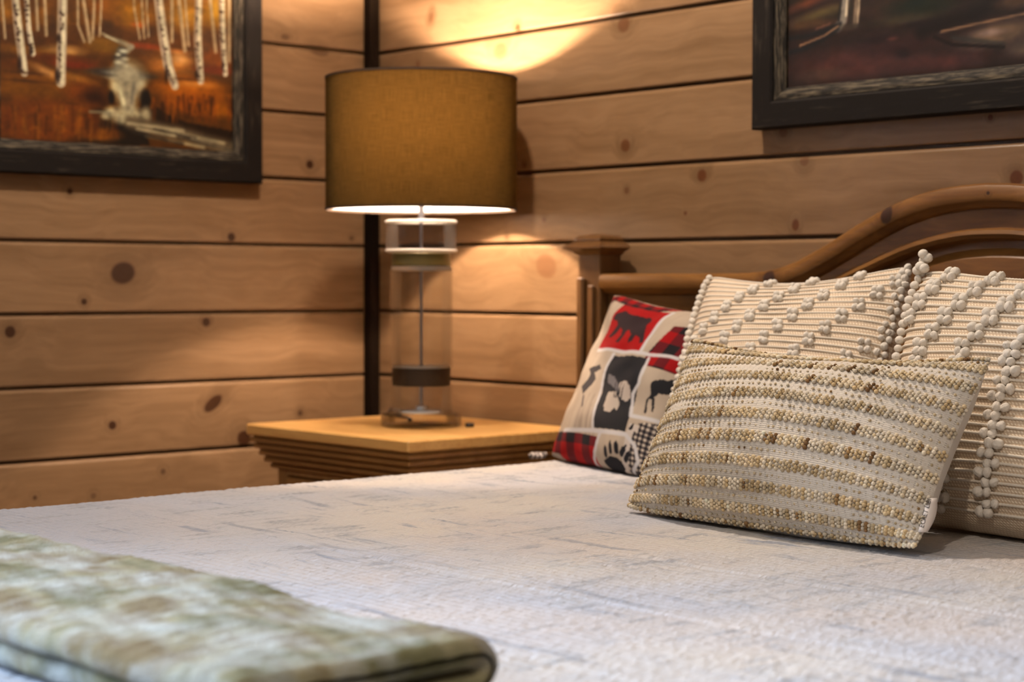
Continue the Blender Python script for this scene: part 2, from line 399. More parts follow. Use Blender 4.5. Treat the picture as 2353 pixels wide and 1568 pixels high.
# wide top puck of clear glass: a hollow block with thick rounded walls
lathe_obj('glass_puck', [(0, rel(1.0332)), (.063, rel(1.0332)), (.0668, rel(1.036)), (.0675, rel(1.040)), (.0675, rel(1.0905)), (.0665, rel(1.0945)), (.063, rel(1.0968)), (0, rel(1.0968))], M_PUCK, lamp, 72)
for zz in (1.0375, 1.0925):  # pale rings added in place of the bright refraction along the puck's rims
    lathe_obj('puck_rim_highlight', [(.0665+.0028*math.cos(a), rel(zz)+.0028*math.sin(a)) for a in np.linspace(0, 2*math.pi, 9)[:-1]], M_EDGE, lamp, 72, closed=True)
lathe_obj('rod', [(.0028, rel(.742)), (.0028, rel(1.10))], M_ROD, lamp, 16)
lathe_obj('neck', [(0, rel(1.0968)), (.011, rel(1.0968)), (.011, rel(1.0990)), (.0055, rel(1.1005)), (.0055, rel(1.124)), (0, rel(1.124))], M_ROD, lamp, 32)
lathe_obj('socket', [(0, rel(1.124)), (.010, rel(1.124)), (.012, rel(1.128)), (.012, rel(1.175)), (.015, rel(1.178)), (.015, rel(1.196)), (0, rel(1.196))], M_CHROME, lamp, 32)
kb = N('lit_bulb'); kb.base((1, .95, .9)); kb.b.inputs['Emission Color'].default_value = (1, .745, .55, 1); kb.b.inputs['Emission Strength'].default_value = P_BULB
lathe_obj('bulb_light_stop', [(0, rel(1.196)), (.013, rel(1.196)), (.016, rel(1.206)), (.024, rel(1.220)), (.0268, rel(1.234)), (.0268, rel(1.236)), (0, rel(1.236))], M_WHITE, lamp, 24)  # unseen housing added to hold back the bulb's downward light
lathe_obj('bulb', [(.0265, rel(1.2362)), (.0290, rel(1.2390)), (.0300, rel(1.247)), (.0265, rel(1.257)), (.020, rel(1.267)), (.011, rel(1.273)), (0, rel(1.275))], kb.m, lamp, 24)
# harp and spider
hp = [(0.038*math.sin(t)*1.0, 0, rel(1.14)+.215*(t/math.pi)) for t in np.linspace(0, math.pi, 24)]
tube_obj('harp', [(x, y, z) for x, y, z in hp], .0014, M_CHROME, lamp, 6)
tube_obj('harp', [(-x, y, z) for x, y, z in hp], .0014, M_CHROME, lamp, 6)
ZS0, ZS1, RS = rel(1.1165), rel(1.3655), .183
shade = lathe_obj('lamp_shade', [(RS, ZS0), (RS, ZS1)], None, lamp, 96)
k = N('brown_linen_shade'); P = k.n('TexCoord').outputs['Object']; x_, y_, z_ = k.xyz(P)
th = k.math('MULTIPLY', k.math('ARCTAN2', y_, x_), RS)
w1 = k.noise(k.comb(k.math('MULTIPLY', th, 30), k.math('MULTIPLY', z_, 900), 0), 1, 3, .6); w2 = k.noise(k.comb(k.math('MULTIPLY', th, 900), k.math('MULTIPLY', z_, 30), 3.), 1, 3, .6)
wv = k.math('ADD', w1, w2); cl = k.ramp(k.math('MULTIPLY', wv, .5), [(.32, (.055, .034, .010)), (.66, (.15, .095, .034))])
df = k.n('BsdfDiffuse'); tr = k.n('BsdfTranslucent'); k.l(cl, df.inputs[0])
k.l(k.mix(1., cl, (.60, .50, .31), 'MULTIPLY'), tr.inputs[0])
lw = k.n('LayerWeight'); lw.inputs[0].default_value = .5; s = k.n('MixShader'); k.l(k.rng(lw.outputs['Facing'], .05, .72, .56, .03), s.inputs[0]); k.l(df.outputs[0], s.inputs[1]); k.l(tr.outputs[0], s.inputs[2]); k.l(s.outputs[0], k.out.inputs[0])
shade.data.materials.append(k.m)
k = N('shade_liner'); df = k.n('BsdfDiffuse'); tr = k.n('BsdfTranslucent'); df.inputs[0].default_value = (.86, .84, .80, 1); tr.inputs[0].default_value = (.8, .7, .55, 1)
s = k.n('MixShader'); s.inputs[0].default_value = .16; k.l(df.outputs[0], s.inputs[1]); k.l(tr.outputs[0], s.inputs[2]); k.l(s.outputs[0], k.out.inputs[0])
tag(lathe_obj('shade_liner', [(RS-.0016, ZS0+.001), (RS-.0016, ZS1-.001)], k.m, shade, 96), 'white inner liner of the shade')
M_RIM = simple('dark_shade_edging', (.035, .018, .008), .8)
for zz, h in ((ZS0, .0045), (ZS1, .0045)):
    lathe_obj('shade_rim', [(RS-.0026, zz-.002), (RS+.0012, zz-.002), (RS+.0012, zz+h-.002 if zz == ZS0 else zz+.002), (RS-.0026, zz+h-.002 if zz == ZS0 else zz+.002)], M_RIM, shade, 96, closed=True)
for a in range(3):
    g = a*2*math.pi/3+.4
    tube_obj('spider_arm', [(0, 0, rel(1.355)), (RS*.5*math.cos(g), RS*.5*math.sin(g), rel(1.350)), ((RS-.002)*math.cos(g), (RS-.002)*math.sin(g), rel(1.362))], .0013, M_CHROME, shade, 6)
lathe_obj('finial', [(0, rel(1.372)), (.006, rel(1.369)), (.007, rel(1.363)), (.004, rel(1.357)), (.006, rel(1.353)), (0, rel(1.353))], M_CHROME, lamp, 16)
M_CORD = simple('black_rubber', (.012, .010, .010), .45)
tube_obj('power_cord', [(-.075, .03, .006), (-.10, .055, .004), (-.15, .085, .004), (-.22, .10, .004), (-.262, .115, .004), (-.275, .15, .004), (-.283, .185, .004), (-.284, .2045, .0045)], .0028, M_CORD, lamp, 8)
sw = box_obj('cord_switch', [(-.033, .033, -.010, .010, 0, .013)], M_CORD, lamp, .004); sw.location = (-.245, .128, .0012); sw.rotation_euler = (0, 0, -.5)
box_obj('cord_clip', [(.070, .082, .050, .066, 0, .008)], M_CORD, lamp, .002)

# ------------------------------------------------------------------ bed with carved headboard
bed = empty('bed', (1.61, -1.1, 0)); tag(bed, 'pine bed with arched moulded headboard and capped square posts', 'bed')
def cr(pts, n=8):          # Catmull-Rom through the points
    out = []
    for i in range(len(pts)-1):
        p0 = np.array(pts[max(i-1, 0)]); p1 = np.array(pts[i]); p2 = np.array(pts[i+1]); p3 = np.array(pts[min(i+2, len(pts)-1)])
        for t in np.linspace(0, 1, n, endpoint=False):
            out.append(tuple(.5*((2*p1)+(-p0+p2)*t+(2*p0-5*p1+4*p2-p3)*t*t+(-p0+3*p1-3*p2+p3)*t**3)))
    out.append(tuple(pts[-1])); return out
XC = 1.61
def mirror(c): return c+[(2*XC-x, z) for x, z in reversed(c[:-1])]
C1 = mirror(cr([(.792, .9935), (.95, .9935), (1.08, .9935), (1.15, .9945), (1.20, .9995), (1.25, 1.0135), (1.315, 1.0415), (1.38, 1.0735), (1.443, 1.1005), (1.50, 1.1165), (1.555, 1.1245), (XC, 1.1275)]))
C2 = mirror(cr([(.84, .905), (1.00, .905), (1.12, .912), (1.21, .934), (1.326, .978), (1.392, 1.003), (1.456, 1.026), (1.519, 1.041), (1.57, 1.0475), (XC, 1.0485)]))
C3 = mirror(cr([(.90, .850), (1.02, .852), (1.14, .868), (1.24, .902), (1.34, .948), (1.42, .982), (1.479, 1.002), (1.53, 1.0145), (1.575, 1.0195), (XC, 1.0205)]))
def bo(V): return [(x-1.61, y+1.1, z) for x, y, z in V]
def sweep_curve(name, curve, prof, mat, parent):
    """prof: closed (forward -y, downward) section carried along the curve in the xz plane"""
    V, F = [], []; m = len(prof); n = len(curve)
    for i, (x, z) in enumerate(curve):
        a = Vector(curve[max(i-1, 0)]); b = Vector(curve[min(i+1, n-1)]); t = (b-a).normalized(); nx, nz = t.y, -t.x
        if nz > 0: nx, nz = -nx, -nz
        for f, d in prof: V.append((x+nx*d, f, z+nz*d))
    for i in range(n-1):
        for k in range(m): F.append((i*m+k, i*m+(k+1) % m, (i+1)*m+(k+1) % m, (i+1)*m+k))
    F += [tuple(range(m)), tuple((n-1)*m+k for k in range(m-1, -1, -1))]
    me = fixn(mesh(name, bo(V), F, True)); me.set_sharp_from_angle(angle=math.radians(35)); return link(name, me, parent, mat)
rail = sweep_curve('top_rail', C1, [(-.024, 0), (-.076, 0), (-.081, .003), (-.084, .010), (-.084, .020), (-.081, .026), (-.074, .029), (-.070, .034), (-.062, .037), (-.024, .037)], M_BED, bed)
def slab_under(name, curve, z0, y0, y1, mat, parent, inset=0, lower=None):
    """board between the curve (dropped by inset) and z0, or the lower curve"""
    V, F = [], []; n = len(curve)
    for i, (x, z) in enumerate(curve):
        zl = z0 if lower is None else lower(x)
        for y in (y0, y1): V += [(x, y, z-inset), (x, y, zl)]
    for i in range(n-1):
        a, b = i*4, (i+1)*4
        F += [(a, a+1, b+1, b), (a+2, b+2, b+3, a+3), (a, b, b+2, a+2), (a+1, a+3, b+3, b+1)]
    F += [(0, 2, 3, 1), tuple((n-1)*4+q for q in (0, 1, 3, 2))]
    return link(name, fixn(mesh(name, bo(V), F)), parent, mat)
c2x = np.array([p[0] for p in C2]); c2z = np.array([p[1] for p in C2])
slab_under('headboard_frame', [p for p in C1 if .84 <= p[0] <= 2*XC-.84], 0, -.030, -.060, M_BED, bed, .030, lambda x: float(np.interp(x, c2x, c2z)))
sweep_curve('frame_bead', C2, [(-.034, -.012), (-.060, -.012), (-.066, -.009), (-.068, -.003), (-.064, .003), (-.052, .006), (-.034, .006)], M_BED, bed)
for sa, sb in ((.792, .840), (2*XC-.84, 2*XC-.792)): box_obj('headboard_stile', [(sa-1.61, sb-1.61, -.060+1.1, -.030+1.1, .30, .965)], M_BEDV, bed)
slab_under('headboard_panel', [(x, z+.004) for x, z in C2], .30, -.028, -.040, M_BED, bed)
V, F = [], []; n = len(C3)
for i, (x, z) in enumerate(C3):
    V += [(x, -.0405, z+.010), (x, -.049, z), (x, -.052, z-.004), (x, -.052, .32)]
for i in range(n-1):
    for q in range(3): F.append((i*4+q, i*4+q+1, (i+1)*4+q+1, (i+1)*4+q))
link('raised_panel', fixn(mesh('raised_panel', bo(V), F)), bed, M_BED)
for side in (0, 1):
    px0, px1 = (.733, .791) if side == 0 else (2*XC-.791, 2*XC-.733)
    f = lambda bl: [(a-1.61, b-1.61, c+1.1, d+1.1, e, g) for a, b, c, d, e, g in bl]
    post = box_obj('headboard_post', f([(px0, px1, -.080, -.024, 0, 1.034)]), M_BEDV, bed, .002)
    box_obj('pilaster', f([(px0+.006, px0+.0235, -.092, -.080, .10, .987), (px0+.030, px0+.046, -.087, -.080, .10, .972)]), M_BEDV, post, .0035)
    cx, cy = (px0+px1)/2, -.052
    V, F = [], []
    lv = [(.029, 1.028), (.033, 1.031), (.036, 1.034), (.046, 1.0385), (.0505, 1.0405), (.0505, 1.0425), (.046, 1.0470), (.038, 1.0515), (.034, 1.0530), (.0345, 1.0545), (.0345, 1.0585), (.027, 1.0635), (.010, 1.0665)]
    for h, zz in lv:
        for sx, sy in ((-1, -1), (1, -1), (1, 1), (-1, 1)):
            yy = cy+sy*h*.96; yy = min(yy, -.0225) if sy > 0 and h > .029 else yy
            V.append((cx+sx*h-1.61, min(yy, -.001)+1.1, zz))
    for i in range(len(lv)-1):
        for q in range(4): F.append((i*4+q, i*4+(q+1) % 4, (i+1)*4+(q+1) % 4, (i+1)*4+q))
    F += [(3, 2, 1, 0), tuple((len(lv)-1)*4+q for q in range(4))]
    link('post_cap', fixn(mesh('post_cap', V, F)), post, M_BEDV)
for sx in (.80, 2*XC-.825):
    box_obj('side_rail', [(sx-1.61, sx+.025-1.61, -2.12+1.1, -.06+1.1, .16, .34)], M_BED, bed, .004)
box_obj('foot_rail', [(.80-1.61, 2*XC-.80-1.61, -2.15+1.1, -2.125+1.1, .16, .34)], M_BED, bed, .004)
for sx in (.80, 2*XC-.86):
    box_obj('foot_post', [(sx-1.61, sx+.06-1.61, -2.185+1.1, -2.125+1.1, 0, .40)], M_BEDV, bed, .006)
M_SHEET = simple('mattress_ticking', (.7, .69, .66), .9, noise=.04)
mb = box_obj('mattress', [(.845-1.61, 2*XC-.845-1.61, -2.08+1.1, -.075+1.1, .36, .640)], M_SHEET, bed, .03)
box_obj('box_spring', [(.845-1.61, 2*XC-.845-1.61, -2.08+1.1, -.075+1.1, .17, .355)], M_SHEET, bed, .015)

# ------------------------------------------------------------------ quilt
def vnoise(x, y, seed=0):
    """smooth value noise, vectorised"""
    r = np.random.default_rng(seed); g = r.random((256, 256))
    xi = np.floor(x).astype(int); yi = np.floor(y).astype(int); fx = x-xi; fy = y-yi
    fx = fx*fx*(3-2*fx); fy = fy*fy*(3-2*fy)
    a = g[xi % 256, yi % 256]; b = g[(xi+1) % 256, yi % 256]; c = g[xi % 256, (yi+1) % 256]; d = g[(xi+1) % 256, (yi+1) % 256]
    return (a*(1-fx)+b*fx)*(1-fy)+(c*(1-fx)+d*fx)*fy
def arc_axis(e0, e1, r, drop, step_flat, n_arc=8, n_drop=8):
    """1-D fold over two edges: list of (coordinate, down) pairs"""
    out = []
    for t in np.linspace(1, 0, n_drop, endpoint=False): out.append((e0-r*.0, -r-drop*t))
    for a in np.linspace(math.pi, math.pi/2, n_arc, endpoint=False): out.append((e0+r+r*math.cos(a), -r+r*math.sin(a)))
    nf = int((e1-e0-2*r)/step_flat)
    for t in np.linspace(0, 1, nf+1): out.append((e0+r+(e1-e0-2*r)*t, 0))
    for a in np.linspace(math.pi/2, 0, n_arc+1)[1:]: out.append((e1-r+r*math.cos(a), -r+r*math.sin(a)))
    for t in np.linspace(0, 1, n_drop+1)[1:]: out.append((e1, -r-drop*t))
    return np.array(out)
AX = arc_axis(.806, 2*XC-.806, .03, .34, .0026)
AYf = arc_axis(-2.11, -.085, .03, .34, .0030)
AYf = AYf[:-17]            # the head end stops flat against the headboard
nx, ny = len(AX), len(AYf)
gx, gy = np.meshgrid(AX[:, 0], AYf[:, 0], indexing='ij'); dx, dy = np.meshgrid(AX[:, 1], AYf[:, 1], indexing='ij')
top = (dx > -1e-6) & (dy > -1e-6)
zz = .6605+np.minimum(dx, dy)
wob = .010*(vnoise(gx*5, gy*5, 3)-.5)+.004*(vnoise(gx*14, gy*14, 4)-.5)
row = np.abs(np.sin(math.pi*(gy+wob)/.0135))
rid_ = np.floor((gy+wob)/.0135); puck = vnoise((gx+.35*((gy+wob) % .0135))/.0050+rid_*7.3, rid_*3.1+.5, 5)
seam = np.abs(((gy+wob)*4.2+.37) % 1-.5); ridge = .0017*np.sqrt(row)*(.25+1.0*puck)-.0022*np.exp(-(seam/.018)**2)+.0032*(vnoise(gx*4.2, gy*3.1, 6)-.5)+.0020*(vnoise(gx*11, gy*9, 8)-.5)
zz = zz+np.where(top, ridge, ridge*.3)
flare = np.where(dx < -.03, (dx+.03)*-.06, 0)*np.sign(gx-XC); gx2 = gx+flare+np.where(dx < -.03, .006*np.sin(gy*23)*(-dx)/.3, 0)
V = np.stack([gx2, gy, zz], -1).reshape(-1, 3)
ii, jj = np.meshgrid(np.arange(nx-1), np.arange(ny-1), indexing='ij'); a = (ii*ny+jj).ravel()
F = np.stack([a, a+ny, a+ny+1, a+1], 1)
k = N('matelasse_quilt'); p = k.pos(); x_, y_, z_ = k.xyz(p)
wx = k.math('MULTIPLY', k.math('SUBTRACT', k.noise(p, 5, 2), .5), .02)
rowv = k.math('ADD', y_, wx)
vp = k.comb(k.math('MULTIPLY', x_, 230), k.math('MULTIPLY', rowv, 75), 0)
pk = k.noise(vp, 1, 3, .55, .3)
rw = k.math('ABSOLUTE', k.math('SINE', k.math('MULTIPLY', rowv, math.pi/.0135)))
hh = k.math('ADD', k.math('MULTIPLY', pk, 1.0), k.math('MULTIPLY', k.math('SQRT', rw), .22))
k.bump(hh, 1., .0035)
b1 = k.noise(p, 2.2, 3); b2 = k.noise(k.vmath('ADD', p, (7., 3., 1.)), 3.1, 3); b3 = k.noise(k.vmath('ADD', p, (1., 9., 4.)), 9, 5, .6)
c = k.ramp(b1, [(.38, (.42, .44, .50)), (.56, (.52, .495, .465))])
c = k.mix(k.rng(b2, .50, .68, 0, .75), c, (.52, .465, .43))
bd = k.math('ADD', k.math('ADD', k.math('MULTIPLY', x_, -1.1), k.math('MULTIPLY', y_, -1.6)), k.math('MULTIPLY', b1, 1.6)); c = k.mix(k.rng(bd, .85, 1.9, 0, .9, True), c, (.31, .345, .43))   # cooler, dimmer light towards the left foot, put into the colour
c = k.mix(k.rng(b3, .54, .74, 0, .55), c, (.33, .375, .43))
# thin faded streaks along the stitching rows
st = k.noise(k.comb(k.math('MULTIPLY', x_, 5.5), k.math('MULTIPLY', rowv, 42), 5.), 1, 4, .6); st2 = k.noise(k.vmath('ADD', p, (3., 3., 3.)), 6, 2)
c = k.mix(k.math('MULTIPLY', k.rng(st, .56, .65, 0, .7), k.rng(st2, .47, .57)), c, (.17, .21, .29))
st3 = k.noise(k.comb(k.math('MULTIPLY', x_, 60), k.math('MULTIPLY', rowv, 9), 2.), 1, 4, .6)
c = k.mix(k.math('MULTIPLY', k.rng(st3, .51, .63, 0, .7), k.rng(b3, .44, .58)), c, (.22, .235, .27))
c = k.mix(k.rng(pk, .28, .5, .35, 0), c, (.42, .42, .45))  # hollows between the puckers tinted darker: crease shade put into the colour
sm_ = k.math('ABSOLUTE', k.math('SUBTRACT', k.math('FRACT', k.math('ADD', k.math('MULTIPLY', rowv, 4.2), k.math('MULTIPLY', k.noise(p, 3, 2), .5))), .5)); c = k.mix(k.math('MULTIPLY', k.rng(sm_, .035, .012, 0, .6), k.rng(k.noise(k.vmath('ADD', p, (4., 1., 6.)), 5, 2), .48, .60)), c, (.20, .225, .28))
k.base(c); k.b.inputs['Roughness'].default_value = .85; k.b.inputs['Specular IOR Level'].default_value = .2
k.b.inputs['Sheen Weight'].default_value = .15
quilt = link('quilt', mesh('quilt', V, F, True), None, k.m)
sm = quilt.modifiers.new('thickness', 'SOLIDIFY'); sm.thickness = .006; sm.offset = -1
tag(quilt, 'off-white and pale blue stitched quilt spread over the bed', 'quilt')

# ------------------------------------------------------------------ framed paintings
class Paint:
    """small oil sketch painted into a grid of colours (sRGB 0-255); x right, y up, metres"""
    def __init__(s, w, h, step, bgc):
        s.nx, s.ny = int(w/step)+1, int(h/step)+1
        s.x, s.y = np.meshgrid(np.linspace(0, w, s.nx), np.linspace(0, h, s.ny), indexing='ij')
        s.c = np.ones((s.nx, s.ny, 3))*np.array(bgc, float); s.w, s.h = w, h
    def put(s, m, col): s.c = s.c*(1-m[..., None])+np.array(col, float)*m[..., None]
    def poly(s, pts, col, a=1.):
        m = np.zeros(s.x.shape, bool); n = len(pts)
        for i in range(n):
            (x0, y0), (x1, y1) = pts[i], pts[(i+1) % n]
            if y0 == y1: continue
            k = ((s.y >= min(y0, y1)) & (s.y < max(y0, y1))) & (s.x < (s.y-y0)/(y1-y0)*(x1-x0)+x0); m ^= k
        s.put(m*a, col)
    def blob(s, x, y, rx, ry, col, a=1., soft=.5, rot=0.):
        ca, sa = math.cos(rot), math.sin(rot); u = ((s.x-x)*ca+(s.y-y)*sa)/rx; v = (-(s.x-x)*sa+(s.y-y)*ca)/ry
        d = np.sqrt(u*u+v*v); s.put(np.clip((1-d)/soft, 0, 1)*a, col)
    def line(s, pts, r, col, a=1., soft=.35):
        D = np.full(s.x.shape, 9.); R = np.full(s.x.shape, 1.)
        rr = r if hasattr(r, '__len__') else [r]*len(pts)
        for i in range(len(pts)-1):
            (x0, y0), (x1, y1) = pts[i], pts[i+1]; L = (x1-x0)**2+(y1-y0)**2+1e-12
            t = np.clip(((s.x-x0)*(x1-x0)+(s.y-y0)*(y1-y0))/L, 0, 1); d = np.hypot(s.x-x0-t*(x1-x0), s.y-y0-t*(y1-y0))/(rr[i]+(rr[i+1]-rr[i])*t)
            D = np.minimum(D, d)
        s.put(np.clip((1-D)/soft, 0, 1)*a, col)
    def mottle(s, fx, fy, amt, seed):
        n = vnoise(s.x*fx, s.y*fy, seed)*.6+vnoise(s.x*fx*2.7, s.y*fy*2.7, seed+1)*.4; s.c *= (1+amt*(n-.5)*2)[..., None]
    def grid(s, name, f):
        V = f(s.x.ravel(), s.y.ravel()); i, j = np.meshgrid(np.arange(s.nx-1), np.arange(s.ny-1), indexing='ij'); a = (i*s.ny+j).ravel()
        return mesh(name, V, np.stack([a, a+s.ny, a+s.ny+1, a+1], 1), True, col=lin(np.clip(s.c, 0, 255)).reshape(-1, 3))
def colmat(name, rough=.6, spec=.3, bscale=400, bump=.15, gain=1.):
    k = N(name); a = k.n('VertexColor'); a.layer_name = 'Col'
    c = a.outputs[0] if gain == 1. else k.mix(1., a.outputs[0], (gain, gain, gain), 'MULTIPLY')
    k.base(c); k.b.inputs['Roughness'].default_value = rough; k.b.inputs['Specular IOR Level'].default_value = spec
    if bump: k.bump(k.noise(k.pos(), bscale, 3), bump, .0006)
    return k.m
M_OIL = colmat('oil_paint', .5, .25, 260, .25, .8)

# autumn birches and a stream
A = Paint(.509, .62, .0018, (96, 54, 16))
def c1(px, py):
    t = (px-10)/530.; return (t*.509, ((322+25*t)-py)*(.000806+.000081*t))
def P1(l): return [c1(*q) for q in l]
sx = .00092
def bl(px, py, rx, ry, col, a=1., soft=.6, rot=0.):
    x, y = c1(px, py); A.blob(x, y, rx*sx, ry*sx, col, a, soft, rot)
def ln(pts, r, col, a=1., soft=.4): A.line(P1(pts), [q*sx for q in r] if hasattr(r, '__len__') else r*sx, col, a, soft)
A.poly(P1([(-5, 60), (560, 60), (560, -400), (-5, -400)]), (112, 66, 18))
for _ in range(140):
    bl(rng.uniform(0, 545), rng.uniform(-330, 75), rng.uniform(12, 40), rng.uniform(14, 50), [(150, 92, 22), (70, 36, 10), (190, 126, 34), (125, 62, 14), (54, 30, 12)][rng.integers(5)], .55, .9)
for q in ((300, 30, 60, 45, (186, 122, 30)), (430, 35, 70, 50, (214, 150, 62)), (500, 20, 40, 60, (222, 160, 60)), (250, 20, 30, 30, (150, 90, 20)), (315, 58, 22, 8, (196, 92, 30))): bl(*q, .8, .9)
bl(100, 92, 130, 16, (92, 50, 14), .9); bl(420, 95, 140, 16, (104, 58, 16), .9)
bl(240, 105, 70, 26, (128, 84, 22), .9); bl(60, 118, 90, 14, (128, 78, 24), .9); bl(150, 118, 62, 16, (196, 138, 88), .95, .8); bl(150, 140, 110, 14, (112, 52, 16), .9)
bl(60, 150, 80, 16, (106, 56, 12), .9); bl(170, 152, 70, 10, (130, 46, 14), .8)
bl(400, 118, 60, 9, (188, 116, 66), .9, .8); bl(330, 106, 60, 9, (150, 62, 22), .8); bl(390, 150, 85, 32, (176, 108, 50), 1, .7); bl(412, 135, 40, 18, (226, 158, 106), .95, .9); bl(500, 135, 60, 26, (140, 74, 22), .9); bl(500, 160, 70, 12, (128, 48, 14), .8)
bl(100, 200, 150, 42, (134, 78, 22), 1, .7); bl(110, 168, 60, 13, (196, 134, 86), .9, .8, -.35); bl(175, 182, 60, 12, (176, 112, 50), .8, .8, -.2); bl(60, 205, 130, 30, (120, 70, 14), 1, .8)
bl(190, 215, 62, 30, (120, 60, 14), .9, .6); bl(215, 228, 46, 30, (58, 26, 10), .9, .7)
bl(440, 205, 120, 36, (176, 96, 20), 1, .6); bl(450, 192, 80, 12, (206, 130, 66), .8, .8); bl(450, 240, 110, 30, (150, 76, 12), 1, .6); bl(500, 250, 70, 26, (176, 100, 14), .8, .7)
A.poly(P1([(335, 205), (350, 240), (380, 262), (430, 280), (545, 300), (545, 340), (300, 300), (320, 240)]), (44, 24, 12))
for _ in range(40): 
    x = rng.uniform(340, 545); ln([(x, rng.uniform(215, 245)), (x+rng.uniform(-6, 6), rng.uniform(245, 285))], rng.uniform(3, 7), [(164, 88, 16), (120, 58, 12), (60, 28, 10)][rng.integers(3)], .7, .9)
A.poly(P1([(150, 235), (250, 255), (330, 290), (340, 335), (150, 330)]), (34, 22, 14))
bl(95, 285, 155, 62, (122, 62, 14), 1, .45); bl(170, 262, 90, 36, (132, 68, 16), .9, .6); bl(230, 310, 62, 20, (140, 78, 18), .9, .6)
for _ in range(60):
    x = rng.uniform(10, 270); ln([(x, rng.uniform(240, 300)), (x+rng.uniform(-8, 8), rng.uniform(290, 325))], rng.uniform(3, 8), [(140, 74, 18), (98, 46, 10), (70, 34, 10), (150, 88, 24)][rng.integers(4)], .5, .9)
ln([(232, 78), (252, 88), (276, 98), (300, 108)], [3, 5, 7, 7], (150, 126, 108), .95, .5); ln([(300, 108), (290, 116), (276, 122)], [7, 9, 12], (160, 138, 122), .9, .6); ln([(240, 84), (268, 96)], 2, (210, 184, 160), .8)
ln([(276, 120), (272, 134), (274, 150), (276, 164)], [17, 18, 21, 26], (96, 84, 80), .95, .5)
for q in ((280, 118, 14, 5), (268, 126, 9, 4), (284, 136, 13, 5), (270, 144, 16, 6), (288, 152, 12, 5)): bl(*q, (226, 202, 182), .9, .7)
for a_, b_ in (((256, 132), (296, 129)), ((254, 156), (300, 158))): ln([a_, b_], 2.5, (40, 34, 36), .6, .9)
bl(275, 170, 98, 15, (92, 80, 76), .95, .6); bl(230, 166, 40, 8, (58, 48, 46), .8, .8); bl(330, 176, 36, 6, (52, 42, 40), .8, .8)
for q in ((262, 168, 44, 5), (300, 176, 40, 5), (276, 182, 56, 5)): bl(*q, (170, 150, 138), .85, .8)
ln([(292, 184), (292, 200), (288, 222), (290, 246)], [56, 44, 34, 27], (172, 148, 128), .95, .55); bl(262, 200, 20, 26, (224, 194, 164), .85, .8, .5); bl(322, 194, 14, 20, (206, 180, 156), .7, .8, -.6); ln([(272, 205), (280, 240)], 7, (228, 200, 170), .8, .9); ln([(304, 192), (298, 236)], 7, (112, 96, 88), .7, .9); ln([(284, 190), (290, 236)], 3, (138, 118, 106), .6, .9)
bl(252, 226, 10, 20, (22, 16, 16), .95); bl(330, 226, 16, 26, (20, 16, 18), .95)
for q in ((250, 258, 22, 16), (272, 262, 30, 20), (305, 264, 28, 20), (332, 264, 18, 24), (286, 276, 48, 16), (238, 268, 16, 11)): bl(*q, (206, 178, 150), .85, .7)
for q in ((262, 250), (290, 248), (316, 252), (270, 275), (306, 272), (248, 266)): bl(*q, 8, 9, (112, 92, 80), .5, .9)
ln([(296, 282), (340, 292), (410, 306), (480, 326), (560, 348)], [20, 22, 22, 24, 30], (112, 88, 70), .95, .6)
for a_, b_, c_ in (((290, 284), (420, 300), 6), ((310, 296), (400, 312), 5), ((380, 300), (520, 328), 5), ((330, 312), (470, 338), 5), ((440, 318), (545, 346), 5)): ln([a_, b_], c_, (190, 162, 136), .8, .9)
for a_, b_ in (((280, 296), (380, 322)), ((420, 316), (540, 344)), ((300, 306), (420, 330)), ((350, 296), (450, 316))): ln([a_, b_], 3.5, (56, 44, 38), .8, .9)
ln([(203, 258), (250, 260)], 3, (150, 130, 112), .8)
for pts, w_ in ([[(14, -380), (16, 0), (22, 92)], 3.5], [[(88, -380), (88, 0), (91, 72)], 4], [[(106, -380), (106, 0), (109, 84)], 4.5], [[(176, -300), (178, 60), (192, 98)], 3.5], [[(188, -380), (190, 0), (204, 98)], 5], [[(214, -380), (214, 20), (210, 92)], 4], [[(230, -300), (230, 20), (226, 84)], 3], [[(303, -300), (305, 20), (318, 90)], 3], [[(325, -200), (323, 10), (328, 88)], 3], [[(338, -200), (334, 10), (338, 84)], 2.5],
                [[(392, -380), (393, 0), (393, 95)], 5], [[(424, -380), (410, 0), (424, 116)], 6], [[(428, -300), (425, 0), (433, 104)], 3.5], [[(488, -380), (486, 0), (499, 118)], 5], [[(534, -380), (533, 0), (532, 140)], 5]):
    ln(pts, w_, (176, 138, 112), .95, .5); ln([(x+w_*.4, y) for x, y in pts], w_*.4, (222, 190, 162), .5, .8)
for pts, w_ in ([[(36, -400), (44, 0), (50, 70), (62, 170)], [8, 8, 9, 8]], [[(70, -400), (68, 0), (72, 70), (80, 126)], [5, 5, 5, 6]], [[(150, -400), (145, 0), (143, 90), (140, 192)], [10, 10, 10, 10]], [[(345, -400), (362, 0), (372, 80), (384, 150), (400, 196)], [11, 10, 11, 11, 9]], [[(470, -400), (458, 0), (456, 90), (462, 184)], [9, 8, 9, 8]], [[(520, -400), (515, 0), (517, 90), (523, 168)], [8, 7, 7, 6]]):
    w_ = [q*1.25 for q in w_]; ln(pts, w_, (206, 174, 156), 1., .3); ln([(x-5, y) for x, y in pts], [q*.4 for q in w_], (112, 82, 74), .6, .9); ln([(x+3, y) for x, y in pts], [q*.35 for q in w_], (240, 214, 186), .6, .9)
    for _ in range(26):
        i = rng.integers(len(pts)-1); t = rng.random(); x = pts[i][0]*(1-t)+pts[i+1][0]*t; y = pts[i][1]*(1-t)+pts[i+1][1]*t
        bl(x+rng.uniform(-6, 2), y, rng.uniform(3, 6), rng.uniform(2, 5), (62, 36, 26), .8, .6)
